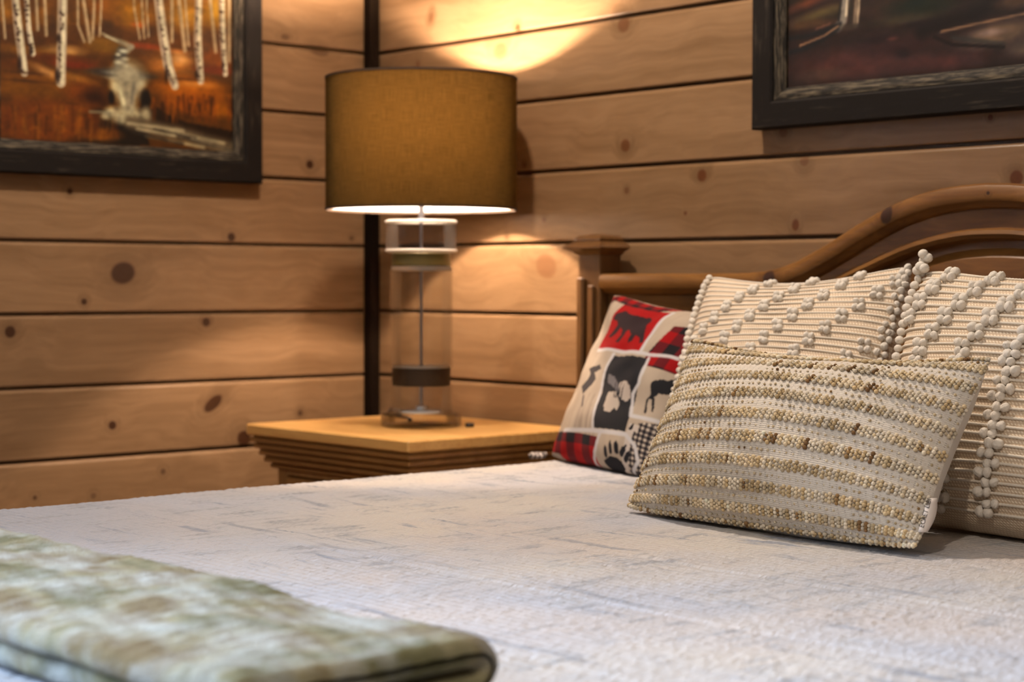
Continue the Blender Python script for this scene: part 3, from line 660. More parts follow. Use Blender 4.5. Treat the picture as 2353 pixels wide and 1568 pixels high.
for x, y, rx, ry in ((52, 150, 7, 22), (76, 122, 6, 12), (132, 176, 8, 20), (136, 90, 8, 12), (380, 170, 6, 26), (452, 170, 6, 14), (517, 150, 5, 16)): bl(x, y, rx, ry, (44, 26, 20), .85, .7)
bl(66, 171, 60, 5, (62, 32, 14), .7, .9); bl(70, 190, 80, 5, (70, 36, 12), .7, .9); bl(430, 182, 60, 5, (74, 38, 20), .7, .9)
A.mottle(60, 90, .16, 11); A.c = 255*np.clip(A.c/255, 0, 1)**1.3*1.12; A.c = A.c*np.array([.93, 1.08, 1.05])
# woodland floor with tree roots, painted darker
B = Paint(.864, .64, .0025, (66, 40, 28))
def c2(px, py):
    t = (px-1800)/553.; return (t*.466, ((205-48*t)-py)*(.000735-.00008*t))
def P2(l): return [c2(*q) for q in l]
def bl2(px, py, rx, ry, col, a=1., soft=.7, rot=0.):
    x, y = c2(px, py); B.blob(x, y, rx*.00082, ry*.00072, col, a, soft, rot)
def ln2(pts, r, col, a=1., soft=.6): B.line(P2(pts), r*.00078, col, a, soft)
for _ in range(120): bl2(rng.uniform(1800, 2800), rng.uniform(-600, 40), rng.uniform(30, 90), rng.uniform(20, 60), [(70, 62, 28), (44, 46, 26), (96, 66, 24), (58, 34, 22), (40, 52, 30)][rng.integers(5)], .6, .9)
bl2(1850, 10, 90, 16, (150, 78, 34), .8, .9, .2); bl2(1880, 35, 100, 18, (122, 104, 46), .9, .8, .15); bl2(1850, 60, 90, 14, (110, 76, 30), .8); bl2(2120, 20, 110, 32, (40, 50, 24), 1, .7); bl2(2110, 12, 32, 14, (22, 44, 34), .9); bl2(2080, 50, 120, 18, (84, 72, 30), .9, .8)
bl2(1960, 150, 190, 50, (104, 54, 40), 1, .6); bl2(2080, 110, 150, 34, (74, 36, 30), .9); bl2(2160, 150, 150, 30, (110, 50, 30), .9, .7); bl2(2080, 128, 26, 16, (52, 28, 32), .9); bl2(2020, 96, 50, 14, (54, 28, 30), .8); bl2(2055, 94, 18, 6, (130, 66, 42), .8); bl2(1880, 175, 90, 20, (104, 74, 52), .8)
ln2([(2330, -40), (2300, 10), (2240, 40), (2150, 66), (2120, 76)], 24, (36, 16, 14), .9, .8); bl2(2120, 62, 60, 12, (48, 22, 20), .9)
bl2(2290, 88, 110, 34, (136, 108, 78), .95, .6, .1); bl2(2270, 84, 50, 12, (164, 136, 124), .8, .8); ln2([(2165, 80), (2230, 66), (2353, 40)], 4, (176, 136, 92), .8, .7); ln2([(2190, 94), (2300, 112)], 8, (70, 66, 54), .8, .8); bl2(2340, 120, 50, 24, (128, 108, 84), .8); ln2([(2150, 92), (2190, 110), (2300, 118)], 5, (40, 18, 16), .9)
bl2(2320, 15, 60, 20, (120, 84, 34), .8)
ln2([(1942, -600), (1942, 0), (1937, 52), (1925, 66)], 14, (150, 140, 126), 1, .5); ln2([(1933, -600), (1932, 0), (1926, 50)], 5, (44, 40, 40), .8); ln2([(1946, -600), (1946, 0), (1944, 40)], 3.5, (226, 208, 176), .9)
ln2([(1972, -600), (1972, 0), (1967, 60)], 10, (150, 128, 104), 1, .5); ln2([(1976, -600), (1976, 0), (1972, 56)], 3, (210, 186, 150), .8); ln2([(1957, -600), (1957, 0), (1955, 60)], 4, (66, 60, 52), .8)
ln2([(1930, 58), (1890, 76), (1840, 88), (1795, 92)], 8, (38, 38, 40), .9, .8); ln2([(1925, 70), (1890, 92), (1850, 112), (1795, 126)], 8, (36, 38, 42), .9, .8); ln2([(1925, 64), (1890, 86), (1830, 108)], 3.5, (176, 132, 92), .9, .7); ln2([(1905, 58), (1870, 70)], 3, (140, 92, 66), .8); bl2(1955, 66, 40, 12, (84, 70, 52), .8)
B.mottle(40, 70, .16, 31); B.c = 255*np.clip(B.c/255, 0, 1)**1.35; g_ = B.c.mean(-1, keepdims=True); B.c = g_+(B.c-g_)*.72
def frame_mat(name, horiz):
    k = N(name); p = k.pos(); x_, y_, z_ = k.xyz(p)
    al = k.math('ADD', x_, y_)
    v = k.comb(k.math('MULTIPLY', al, 14 if horiz else 120), k.math('MULTIPLY', z_, 140 if horiz else 14), 0); n1 = k.noise(v, 1, 5, .62); n2 = k.noise(p, 9, 3)
    c = k.mix(k.rng(k.math('ADD', n1, k.math('MULTIPLY', n2, .25)), .70, .95, 0, .7), (.009, .007, .006), (.07, .055, .04)); k.base(c); k.b.inputs['Specular IOR Level'].default_value = .12; k.b.inputs['Roughness'].default_value = .65; k.bump(n1, .5, .001); return k.m
M_FRH, M_FRV = frame_mat('weathered_black_wood', True), frame_mat('weathered_black_wood_upright', False)
def lip_mat(name, horiz):
    k = N(name); p = k.pos(); x_, y_, z_ = k.xyz(p); al = k.math('ADD', x_, y_)
    v = k.comb(k.math('MULTIPLY', al, 22 if horiz else 200), k.math('MULTIPLY', z_, 220 if horiz else 22), 3.); n1 = k.noise(v, 1, 5, .65)
    k.base(k.mix(k.rng(n1, .46, .68), (.012, .010, .008), (.13, .105, .07))); k.b.inputs['Specular IOR Level'].default_value = .12; k.b.inputs['Roughness'].default_value = .6; k.bump(n1, .5, .001); return k.m
M_LIH, M_LIV = lip_mat('rubbed_inner_lip', True), lip_mat('rubbed_inner_lip_upright', False)
def framed(name, label, canvas, w, h, wid, to_world):
    """to_world(s, t, out) maps picture-plane metres to the room"""
    t = empty(name, (0, 0, 0)); tag(t, label, 'painting')
    prof = [(0, .0), (0, .026), (.003, .0295), (wid*.62, .0295), (wid*.68, .026), (wid*.70, .0)]
    lip = [(wid*.70, 0), (wid*.70, .0245), (wid*.80, .0235), (wid*.985, .0165), (wid, .0125), (wid, 0)]
    cs = [(-wid, -wid, 1, 1), (w+wid, -wid, -1, 1), (w+wid, h+wid, -1, -1), (-wid, h+wid, 1, -1)]
    for pr_, nm, mh, mv in ((prof, 'frame_side', M_FRH, M_FRV), (lip, 'inner_lip', M_LIH, M_LIV)):
        for i in range(4):
            V = []; m = len(pr_)
            for (cx, cy, ax, ay) in (cs[i], cs[(i+1) % 4]):
                for d, o_ in pr_: V.append(to_world(cx+ax*d, cy+ay*d, o_))
            F = [(q, (q+1) % m, m+(q+1) % m, m+q) for q in range(m)]+[tuple(range(m)), tuple(range(2*m-1, m-1, -1))]
            link(nm, fixn(mesh(nm, V, F)), t, mh if i % 2 == 0 else mv)
    f = lambda X, Y: np.array([to_world(a, b, .0118) for a, b in zip(X, Y)])
    link('canvas', canvas.grid('canvas', f), t, M_OIL)
    V = [to_world(a, b, o_) for a in (.001, w-.001) for b in (.001, h-.001) for o_ in (.001, .009)]
    link('backing_board', fixn(mesh('backing_board', V, [(0, 1, 3, 2), (4, 6, 7, 5), (0, 4, 5, 1), (2, 3, 7, 6), (0, 2, 6, 4), (1, 5, 7, 3)])), t, M_DARKTRIM)
    return t
framed('birch_painting', 'dark framed oil painting of autumn birches by a stream left of the lamp', A, .509, .62, .064, lambda a, b, o_: (.0005+o_, -.879+a, 1.2435+b))
framed('woodland_painting', 'dark framed oil painting of tree trunk and roots above the headboard', B, .864, .64, .068, lambda a, b, o_: (1.176+a, -.0005-o_, 1.3085+b))

# ------------------------------------------------------------------ pillows
def pillow_point(cor, T, c, u, v, side=1, cr=.06, sag=0.0, pw=.42):
    """u,v in -1..1 arrays. cor: BL,BR,TL,TR"""
    u=np.asarray(u,float); v=np.asarray(v,float)
    BL,BR,TL,TR=[np.array(p,float) for p in cor]
    k=1-cr*(np.abs(u)**5)*(np.abs(v)**5)
    uu=u*k; vv=v*k
    cu,ct,cb=c            # concavity of the sides, the top and the bottom
    uu=uu*(1-cu*(1-vv**2))
    e=np.where(vv>0,ct,cb)
    vv=vv*(1-e*(1-uu**2)*np.abs(vv))
    a=(uu+1)/2; b=(vv+1)/2
    P=((1-a)*(1-b))[...,None]*BL+(a*(1-b))[...,None]*BR+((1-a)*b)[...,None]*TL+(a*b)[...,None]*TR
    n=np.cross((BR-BL)+(TR-TL),(TL-BL)+(TR-BR)); n=n/np.linalg.norm(n)
    if n[1]>0: n=-n
    h=(np.clip(1-u**2,0,1)*np.clip(1-v**2,0,1))**pw
    h=h*(1-sag*v)
    return P+side*(T*h)[...,None]*n
PA=dict(cor=[(1.433,-.662,.669),(1.938,-.69,.671),(1.428,-.526,.900),(1.942,-.545,.890)],T=.078,c=(.06,.19,0),cr=.03,sag=.12,pw=.68)
PB=dict(cor=[(1.235,-.39,.672),(1.635,-.425,.672),(1.183,-.21,.995),(1.618,-.255,1.010)],T=.058,c=(.015,.185,.01),cr=.04,sag=.1,pw=.47)
PC=dict(cor=[(1.712,-.455,.664),(2.15,-.515,.664),(1.703,-.355,1.003),(2.14,-.40,.992)],T=.074,c=(-.015,.12,.01),cr=.05,sag=.05,pw=.43)
PD=dict(cor=[(.806,-.222,.664),(1.165,-.335,.663),(.876,-.13,.962),(1.215,-.18,.925)],T=.055,c=(.17,.08,.02),cr=.04,sag=.1,pw=.50)
def surf(pl, u, v, side=1, lift=0.):
    u = np.asarray(u, float); v = np.asarray(v, float); e = 1e-3
    kw = {k_: pl[k_] for k_ in ('cor', 'T', 'c', 'cr', 'sag', 'pw')}
    P = pillow_point(u=u, v=v, side=side, **kw)
    du = pillow_point(u=np.clip(u+e, -1, 1), v=v, side=side, **kw)-pillow_point(u=np.clip(u-e, -1, 1), v=v, side=side, **kw)
    dv = pillow_point(u=u, v=np.clip(v+e, -1, 1), side=side, **kw)-pillow_point(u=u, v=np.clip(v-e, -1, 1), side=side, **kw)
    n = np.cross(du, dv); n /= np.linalg.norm(n, axis=-1, keepdims=True)+1e-12; n *= side
    return (P+n*lift, n)
def arc_tab(pl):
    t = np.sin(np.linspace(-math.pi/2, math.pi/2, 801)); out = []
    for ax in (0, 1):
        P, _ = surf(pl, t if ax == 0 else t*0, t*0 if ax == 0 else t, 1); d = np.concatenate([[0], np.cumsum(np.linalg.norm(np.diff(P, axis=0), axis=1))]); out.append((t, 2*d/d[-1]-1))
    return out
def from_arc(pl, ax, s_): t, d = arc_tab(pl)[ax]; return np.interp(s_, d, t)
def ease(n): 
    t = np.linspace(-1, 1, n); return np.sin(t*math.pi/2)*.55+t*.45
def cover(name, pl, mat, parent, nu=160, nv=120, sides=(1, -1), f_col=None, wrinkle=.0015, seed=1):
    U, W = np.meshgrid(ease(nu), ease(nv), indexing='ij'); Vs, Fs, UV, C = [], [], [], []; n0 = 0
    for sd in sides:
        P, n = surf(pl, U, W, sd)
        edge = (1-U**2)*(1-W**2)
        P = P+n*(wrinkle*(vnoise(U*4+9, W*4+9, seed+sd)-.5)*2*np.clip(edge*3, 0, 1))[..., None]
        i, j = np.meshgrid(np.arange(nu-1), np.arange(nv-1), indexing='ij'); a = (i*nv+j).ravel()+n0
        q = np.stack([a, a+nv, a+nv+1, a+1], 1); Fs.append(q if sd > 0 else q[:, ::-1])
        tb_ = arc_tab(pl); SU = np.interp(U, *tb_[0]); SW = np.interp(W, *tb_[1])
        Vs.append(P.reshape(-1, 3)); UV.append(np.stack([SU, SW], -1).reshape(-1, 2)*.5+.5); n0 += nu*nv
        if f_col is not None: C.append(f_col(U, W, sd).reshape(-1, 3))
    return link(name, mesh(name, np.concatenate(Vs), np.concatenate(Fs), True, uv=np.concatenate(UV), col=(np.concatenate(C) if f_col is not None else None)), parent, mat)
def ico(sub=1):
    import bmesh
    bm = bmesh.new(); bmesh.ops.create_icosphere(bm, subdivisions=sub, radius=1); V = np.array([v.co[:] for v in bm.verts]); F = np.array([[v.index for v in f.verts] for f in bm.faces]); bm.free(); return V, F
IV, IF = ico(2)
def scatter(name, cen, nor, rad, col, mat, parent, flat=.85, stretch=None):
    cen = np.asarray(cen); nor = np.asarray(nor); rad = np.asarray(rad); n = len(cen)
    off_ = IV[None]*rad[:, None, None]; d = (off_*nor[:, None]).sum(-1, keepdims=True)*nor[:, None]
    V = cen[:, None]+off_-d*(1-flat)
    F = IF[None]+(np.arange(n)*len(IV))[:, None, None]
    return link(name, mesh(name, V.reshape(-1, 3), F.reshape(-1, 3), True, col=np.repeat(lin(col)*.84, len(IV), 0)), parent, mat)

# --- the front cushion, woven with rows of tan bobbles
cA = empty('bobble_cushion', (0, 0, 0)); tag(cA, 'oblong cream cushion woven with rows of tan and brown bobbles, front of the group', 'cushion')
k = N('cream_slub_weave'); uvn = k.n('UVMap'); uv = uvn.outputs[0]; u_, v_, _ = k.xyz(uv)
thr = k.math('SINE', k.math('MULTIPLY', v_, 2*math.pi*118)); thr = k.math('ADD', k.math('MULTIPLY', thr, .5), .5)
wj = k.noise(k.comb(k.math('MULTIPLY', u_, 160), k.math('MULTIPLY', v_, 118), 0), 1, 3, .7)
NB = 10
ph = k.math('FRACT', k.math('MULTIPLY', v_, NB))                   # 0..1 within each band pitch
gap = k.math('ABSOLUTE', k.math('SUBTRACT', ph, .5)); gapm = k.rng(gap, .10, .20, 1, 0)
hx = k.math('SINE', k.math('MULTIPLY', u_, 2*math.pi*54)); hole = k.math('MULTIPLY', k.math('MULTIPLY', k.rng(hx, .65, .9), k.rng(thr, .18, .04)), gapm)
hole = k.math('MULTIPLY', hole, k.rng(wj, .38, .55))
c = k.mix(k.rng(wj, .35, .7), (.60, .55, .485), (.72, .68, .615)); c = k.mix(k.math('MULTIPLY', k.rng(thr, .3, 0), .25), c, (.42, .35, .27)); c = k.mix(hole, c, (.07, .05, .035))
k.base(c); k.b.inputs['Roughness'].default_value = .9; k.b.inputs['Specular IOR Level'].default_value = .15
k.bump(k.math('SUBTRACT', k.math('ADD', thr, k.math('MULTIPLY', wj, 1.2)), k.math('MULTIPLY', hole, 2.)), .5, .0010)
M_SLUB = k.m
M_COTTON = simple('plain_white_cotton', (.66, .62, .57), .85, noise=.05, nscale=60, bump=.3)
cover('front_panel', PA, M_SLUB, cA, 200, 130, (1,), wrinkle=.002, seed=3)
tag(cover('back_panel', dict(PA, cr=.05, T=.082, pw=.50), M_COTTON, cA, 80, 60, (-1,), wrinkle=.006, seed=5), 'plain white cotton back')
kc = N('tan_bobble_yarn'); a = kc.n('VertexColor'); a.layer_name = 'Col'; nn = kc.noise(kc.pos(), 900, 3); kc.base(kc.mix(kc.math('MULTIPLY', nn, .2), a.outputs[0], (.30, .22, .13))); kc.b.inputs['Roughness'].default_value = .9; kc.b.inputs['Specular IOR Level'].default_value = .12; kc.bump(nn, .5, .0006)
M_BOB = kc.m
TAN = np.array([(232, 215, 184), (222, 202, 164), (236, 224, 198), (208, 184, 142), (240, 230, 210)]); BRN = np.array([(140, 108, 72), (162, 130, 88), (118, 88, 58)])
for b in range(NB+1):
    vc = -1+2*b/NB; vc = min(max(vc, -.975), .975)
    if b == 0: vc = -.965
    n = 108; cen_u, cen_v, rad, col = [], [], [], []
    tone = np.interp(np.arange(n), np.arange(0, n+6, 6), rng.random(len(np.arange(0, n+6, 6))))
    rows = 3 if 0 < b < NB else 2
    gone = 1.0
    for i in range(n):
        u = -1+2*(i+.5)/n+rng.normal(0, .0015)
        big = (i % 2 == 0); dark = rng.random() < (.055) or (tone[i] > .93 and rng.random() < .5); cc = BRN[rng.integers(3)] if dark else TAN[rng.integers(5)]*(.86+.2*tone[i])
        nr = rows if big else max(1, rows-1)
        for r in range(nr):
            dv = (r-(nr-1)/2)*(.034 if rows == 3 else .030); slant = .0035*(r-(nr-1)/2)
            cen_u.append(u+slant); cen_v.append(vc+dv+rng.normal(0, .002)); rad.append((.0028 if big else .0023)*rng.uniform(.85, 1.12)); col.append(np.clip(cc*rng.uniform(.93, 1.07), 0, 255))
    U = from_arc(PA, 0, np.clip(cen_u, -.992, .992)); W = from_arc(PA, 1, np.clip(cen_v, -.992, .992)); P, nn_ = surf(PA, U, W, 1, .0020)
    o = scatter('bobble_row', P, nn_, rad, col, M_BOB, cA); o['kind'] = 'stuff'
for b in range(NB):
    vc = -1+2*(b+.5)/NB; n = 54; u = -1+2*(np.arange(n)+.5)/n+rng.normal(0, .003, n); keep = rng.random(n) < .93
    P, nn_ = surf(PA, from_arc(PA, 0, np.clip(u[keep], -.99, .99)), from_arc(PA, 1, np.full(keep.sum(), vc)+rng.normal(0, .003, keep.sum())), 1, .0006)
    col = np.array([(BRN if rng.random() < .05 else TAN)[rng.integers(3)]*rng.uniform(.85, 1.0) for _ in range(keep.sum())])
    o = scatter('knot_row', P, nn_, rng.uniform(.0013, .0021, keep.sum()), col, M_BOB, cA); o['kind'] = 'stuff'
# sewn-in tag with tiny black letters
P, nn_ = surf(PA, np.array([.992]*9), np.linspace(-.84, -.50, 9), 1); out = np.array([.665, .746, 0])
V, F = [], []
for i, p in enumerate(P):
    bend = .004*math.sin(i/8*math.pi)
    for d, f in ((-.003, .0), (.0035, .001), (.0085+bend, -.001)):
        q = p+out*d+np.array([-.745, .666, 0])*(-.004-f); V.append(q); 
for i in range(8):
    for j in range(2): F.append((i*3+j, i*3+j+1, (i+1)*3+j+1, (i+1)*3+j))
tg = link('care_tag', mesh('care_tag', V, F, True), cA, simple('white_satin_tag', (.72, .66, .62), .5)); s_ = tg.modifiers.new('t', 'SOLIDIFY'); s_.thickness = .0005
tag(tg, 'narrow white care tag')
def text_obj(body, size, loc, mat, xdir, updir, parent):
    cu = bpy.data.curves.new('lettering', 'FONT'); cu.body = body; cu.size = size; cu.extrude = .00005; cu.resolution_u = 2
    tmp = bpy.data.objects.new('lettering_curve', cu); COL.objects.link(tmp); bpy.context.view_layer.update(); me = bpy.data.meshes.new_from_object(tmp.evaluated_get(bpy.context.evaluated_depsgraph_get())); bpy.data.objects.remove(tmp); me.name = 'lettering'; me.materials.clear(); me.materials.append(mat); o = bpy.data.objects.new('lettering', me); COL.objects.link(o); o.parent = parent
    X = Vector(xdir).normalized(); Yv = Vector(updir); Yv = (Yv-X*Yv.dot(X)).normalized(); Z = X.cross(Yv)
    m = Matrix((X, Yv, Z)).transposed().to_4x4(); m.translation = loc; o.matrix_world = m; return o
p0 = P[1]+out*.0015+np.array([.745, -.666, 0])*.0062
text_obj('ECRET LIBI', .0078, Vector(p0), simple('black_print', (.02, .02, .02), .6), P[7]-P[0], -out, tg)

# --- the two pompom cushions
kp = N('natural_basket_weave'); uv = kp.n('UVMap').outputs[0]; u_, v_, _ = kp.xyz(uv)
dg = kp.math('SINE', kp.math('MULTIPLY', kp.math('ADD', kp.math('MULTIPLY', u_, 1.0), kp.math('MULTIPLY', v_, .55)), 2*math.pi*95)); dr = kp.math('SINE', kp.math('MULTIPLY', v_, 2*math.pi*92))
tw = kp.math('MULTIPLY', kp.math('ADD', dg, 1.1), kp.math('ADD', dr, 1.2)); nz = kp.noise(kp.pos(), 260, 3)
kp.base(kp.mix(kp.rng(tw, .2, 3.2), (.60, .47, .34), (.86, .75, .60))); kp.b.inputs['Roughness'].default_value = .9; kp.b.inputs['Specular IOR Level'].default_value = .12
kp.bump(kp.math('ADD', kp.math('MULTIPLY', tw, .35), nz), .4, .0012); M_BASKET = kp.m
M_CORDW = simple('ivory_wool_cord', (.72, .66, .57), .92, spec=.12, noise=.08, nscale=500, bump=.4)
kq = N('ivory_wool_pompom'); po = kq.n('TexCoord').outputs['Object']; x_, y_, z_ = kq.xyz(po)
sw_ = kq.math('SINE', kq.math('ADD', kq.math('MULTIPLY', z_, 9.), kq.math('MULTIPLY', x_, 3.)))
kq.base(kq.mix(kq.noise(kq.pos(), 300, 3), (.68, .63, .56), (.80, .76, .69))); kq.b.inputs['Roughness'].default_value = .92; kq.b.inputs['Specular IOR Level'].default_value = .12
kq.bump(kq.math('ADD', kq.math('MULTIPLY', sw_, .35), kq.noise(kq.pos(), 700, 2)), .5, .0012); M_POM = kq.m
def pom_mesh(seed):
    V, F = ico(3); V = V.copy(); r = np.random.default_rng(seed); d = r.normal(size=3); d /= np.linalg.norm(d); t = V@d
    g = 1-.13*np.exp(-((t-.08)/.10)**2)-.07*np.exp(-((t+.45)/.09)**2)-.06*np.exp(-((t-.55)/.09)**2)   # yarn wraps pull grooves round the ball
    V *= (g*(1+.05*np.sin(V@r.normal(size=3)*3)))[:, None]; V *= np.array([1., .92, .88]); me = mesh('pompom', V, F, True); me.materials.append(M_POM); return me
POMS = [pom_mesh(s) for s in range(5)]
POM_N, POM_REST = {}, {}
def pompom(p, n, r, parent):
    POM_N[parent.name] = POM_N.get(parent.name, 0)+1
    if POM_N[parent.name] > 296:            # past the countable ones the rest are joined into one part
        POM_REST.setdefault(parent.name, []).append((p, n, r)); return None
    o = bpy.data.objects.new('pompom', POMS[random.randrange(5)]); COL.objects.link(o); o.parent = parent
    o.location = p+n*r*.55; o.scale = (r, r, r*random.uniform(.85, 1.05)); o.rotation_euler = (random.uniform(0, 6), random.uniform(0, 6), random.uniform(0, 6)); return o
def cords(pl, parent, vs, nb, r0, umax=.99):
    for vc in vs:
        ns_ = nb*4; u = np.linspace(-umax, umax, ns_); P, n = surf(pl, u, np.full(ns_, vc)+.004*np.sin(u*5+vc*9), 1, r0*.45)
        T = np.gradient(P, axis=0); T /= np.linalg.norm(T, axis=1, keepdims=True); Bn = np.cross(T, n)
        rr = r0*(.80+.24*np.abs(np.sin(np.arange(ns_)*math.pi/4))); k_ = 8; ang = np.arange(k_)*2*math.pi/k_
        V = P[:, None]+(np.cos(ang)[None, :, None]*n[:, None]+np.sin(ang)[None, :, None]*Bn[:, None])*rr[:, None, None]
        i, j = np.meshgrid(np.arange(ns_-1), np.arange(k_), indexing='ij'); a = i*k_+j; b = i*k_+(j+1) % k_
        F = np.stack([a, b, b+k_, a+k_], -1).reshape(-1, 4)
        link('cord', mesh('cord', V.reshape(-1, 3), F, True), parent, M_CORDW)
# left one, behind
cB = empty('pompom_cushion'); tag(cB, 'square cream pompom cushion behind the bobble cushion, between plaid pillow and the larger pompom cushion', 'cushion', 'cream pompom cushions')
cover('cover', PB, M_BASKET, cB, 130, 110, wrinkle=.001, seed=7)
vB = [.965-.0605*i for i in range(27)]
cords(PB, cB, vB, 74, .0016)
for i, vc in enumerate(vB):
    sh = -.095*(i//2)+(.012 if i % 2 else 0)
    for base in (-.50, -.08, .34, .76, 1.18, 1.60, 2.02):
        u = base+.26+sh
        if -.97 < u < .97:
            for d in (-.021, .021):
                P, n = surf(PB, np.array([np.clip(u+d, -.99, .99)]), np.array([vc+random.uniform(-.006, .006)]), 1); pompom(Vector(P[0]), Vector(n[0]), random.uniform(.0053, .0066), cB)
for i, vc in enumerate(vB):
    for u in (-.985,) + ((.975,) if i % 2 == 0 else (.95, .985)):
        P, n = surf(PB, np.array([u]), np.array([vc]), 1); pompom(Vector(P[0])+Vector((-.003 if u < 0 else .003, -.002, 0)), Vector(n[0]), random.uniform(.0050, .0064), cB)
# right one, nearer, cut by the picture edge
cC = empty('pompom_cushion'); tag(cC, 'larger square cream pompom cushion at the right, leaning behind the bobble cushion', 'cushion', 'cream pompom cushions')
cover('cover', PC, M_BASKET, cC, 150, 130, wrinkle=.001, seed=11)
vC = [.955-.0655*i for i in range(29)]
cords(PC, cC, vC, 82, .0019)
for i, vc in enumerate(vC):
    if i < 12: sh = -.070*(i//2)+(.012 if i % 2 else 0)
    else: sh = -.36-.006*(i-12)+(.05 if i % 2 else 0)
    for base in (-.86, -.50, -.14, .22, .58, .94, 1.30):
        u = base+.06+sh+.1
        if -.95 < u < .95:
            for d in (-.028, .028):
                P, n = surf(PC, np.array([u+d]), np.array([vc+random.uniform(-.008, .008)]), 1); pompom(Vector(P[0]), Vector(n[0]), random.uniform(.0064, .0078), cC)
for i, vc in enumerate(vC):
    P, n = surf(PC, np.array([-.985]), np.array([vc]), 1); pompom(Vector(P[0])+Vector((-.004, -.002, 0)), Vector(n[0]), random.uniform(.0058, .0072), cC)
for q in ((-.99, .99, .012), (-.97, .97, .022), (-.99, .95, .004), (-.95, .99, .014), (-.96, .93, .010), (-.99, .90, .010), (-.93, .95, .004)):
    P, n = surf(PC, np.array([q[0]]), np.array([q[1]]), 1); pompom(Vector(P[0])+Vector((-.004, -.004, q[2])), Vector(n[0]), .0074, cC)

for par in (cB, cC):
    rest = POM_REST.get(par.name, [])
    if rest:
        co = np.empty(len(POMS[0].vertices)*3, dtype=np.float32); POMS[0].vertices.foreach_get('co', co); co = co.reshape(-1, 3); fc = np.array([list(q.vertices) for q in POMS[0].polygons])
        V = np.concatenate([np.array(p+n*r*.55)+co*r for p, n, r in rest]); F = np.concatenate([fc+i*len(co) for i in range(len(rest))])
        o = link('pompoms', mesh('pompoms', V, F, True), par, M_POM); o['kind'] = 'stuff'
# --- patchwork pillow
DP={'top_plaid':[(-0.987,0.967),(-0.78,1.0),(-0.08,0.973),(0.413,0.993),(0.38,1.0),(0.067,0.88),(-0.593,0.88),(-0.867,0.907),(-0.967,0.853)],'beige1':[(-0.967,0.86),(-0.607,0.893),(-0.647,0.72),(-0.62,0.513),(-0.567,0.247),(-0.86,0.16),(-0.9,0.433),(-0.94,0.707)],'red':[(-0.593,0.88),(0.253,0.887),(0.273,0.693),(0.287,0.507),(0.307,0.293),(-0.573,0.253),(-0.62,0.513),(-0.647,0.72)],'bear':[(-0.607,0.653),(-0.6,0.733),(-0.46,0.793),(-0.287,0.753),(-0.073,0.773),(0.033,0.78),(0.093,0.733),(0.087,0.66),(0.14,0.593),(0.207,0.493),(0.26,0.42),(0.213,0.4),(0.153,0.467),(0.06,0.487),(0.06,0.413),(0.0,0.373),(-0.02,0.42),(-0.02,0.487),(-0.14,0.553),(-0.18,0.527),(-0.167,0.44),(-0.16,0.367),(-0.24,0.36),(-0.233,0.447),(-0.28,0.533),(-0.353,0.567),(-0.373,0.473),(-0.427,0.42),(-0.493,0.42),(-0.467,0.5),(-0.447,0.593),(-0.493,0.64)],'plaid2':[(0.313,0.887),(0.487,0.96),(0.967,0.387),(0.367,0.3),(0.333,0.46),(0.287,0.68)],'leftcol':[(-0.86,0.16),(-0.127,0.207),(-0.1,0.033),(-0.02,-0.187),(0.067,-0.647),(-0.7,-0.713),(-0.607,-0.573),(-0.673,-0.18)],'ldeer':[(-0.5,0.0),(-0.28,0.06),(-0.2,0.013),(-0.307,-0.04),(-0.213,-0.113),(-0.24,-0.173),(-0.333,-0.253),(-0.373,-0.3),(-0.487,-0.213),(-0.393,-0.12),(-0.387,-0.06)],'black':[(-0.12,0.2),(0.48,0.24),(0.573,-0.06),(0.627,-0.4),(0.627,-0.6),(0.067,-0.64),(0.033,-0.253),(-0.1,0.033)],'moose':[(0.153,-0.227),(0.293,-0.207),(0.407,-0.32),(0.413,-0.407),(0.353,-0.373),(0.32,-0.447),(0.227,-0.447),(0.167,-0.38)],'antler':[(0.26,-0.093),(0.353,-0.06),(0.46,-0.113),(0.52,-0.227),(0.473,-0.287),(0.367,-0.253)],'streak':[(0.013,-0.033),(0.133,-0.047),(0.3,-0.147),(0.327,-0.213),(0.193,-0.16),(0.06,-0.12)],'deerp':[(0.52,0.24),(0.967,0.38),(1.0,-0.12),(0.947,-0.38),(0.653,-0.413),(0.553,-0.187),(0.6,-0.073)],'deer':[(0.727,0.007),(0.787,0.047),(0.88,0.073),(0.993,0.18),(1.0,0.027),(0.953,-0.073),(0.847,-0.1),(0.82,-0.147),(0.853,-0.227),(0.867,-0.307),(0.847,-0.3),(0.8,-0.18),(0.76,-0.18),(0.767,-0.233),(0.8,-0.347),(0.773,-0.34),(0.733,-0.2),(0.773,-0.133),(0.727,-0.04)],'bird':[(0.66,-0.553),(0.713,-0.48),(0.72,-0.54),(0.687,-0.573)],'gingham':[(0.773,-0.467),(0.98,-0.407),(1.0,-0.967),(0.84,-0.873),(0.813,-0.693)],'pawp':[(0.2,-0.667),(0.64,-0.64),(0.793,-0.753),(0.76,-1.0),(0.067,-1.0),(0.127,-0.907)],'pad':[(0.267,-0.947),(0.4,-0.887),(0.513,-0.88),(0.607,-0.913),(0.64,-0.973),(0.593,-1.0),(0.313,-1.0),(0.287,-0.98)],'plaid3':[(-0.6,-0.727),(0.18,-0.687),(0.113,-0.907),(0.053,-1.0),(-0.373,-1.0),(-0.86,-1.0),(-0.973,-0.96),(-0.673,-0.813)]}
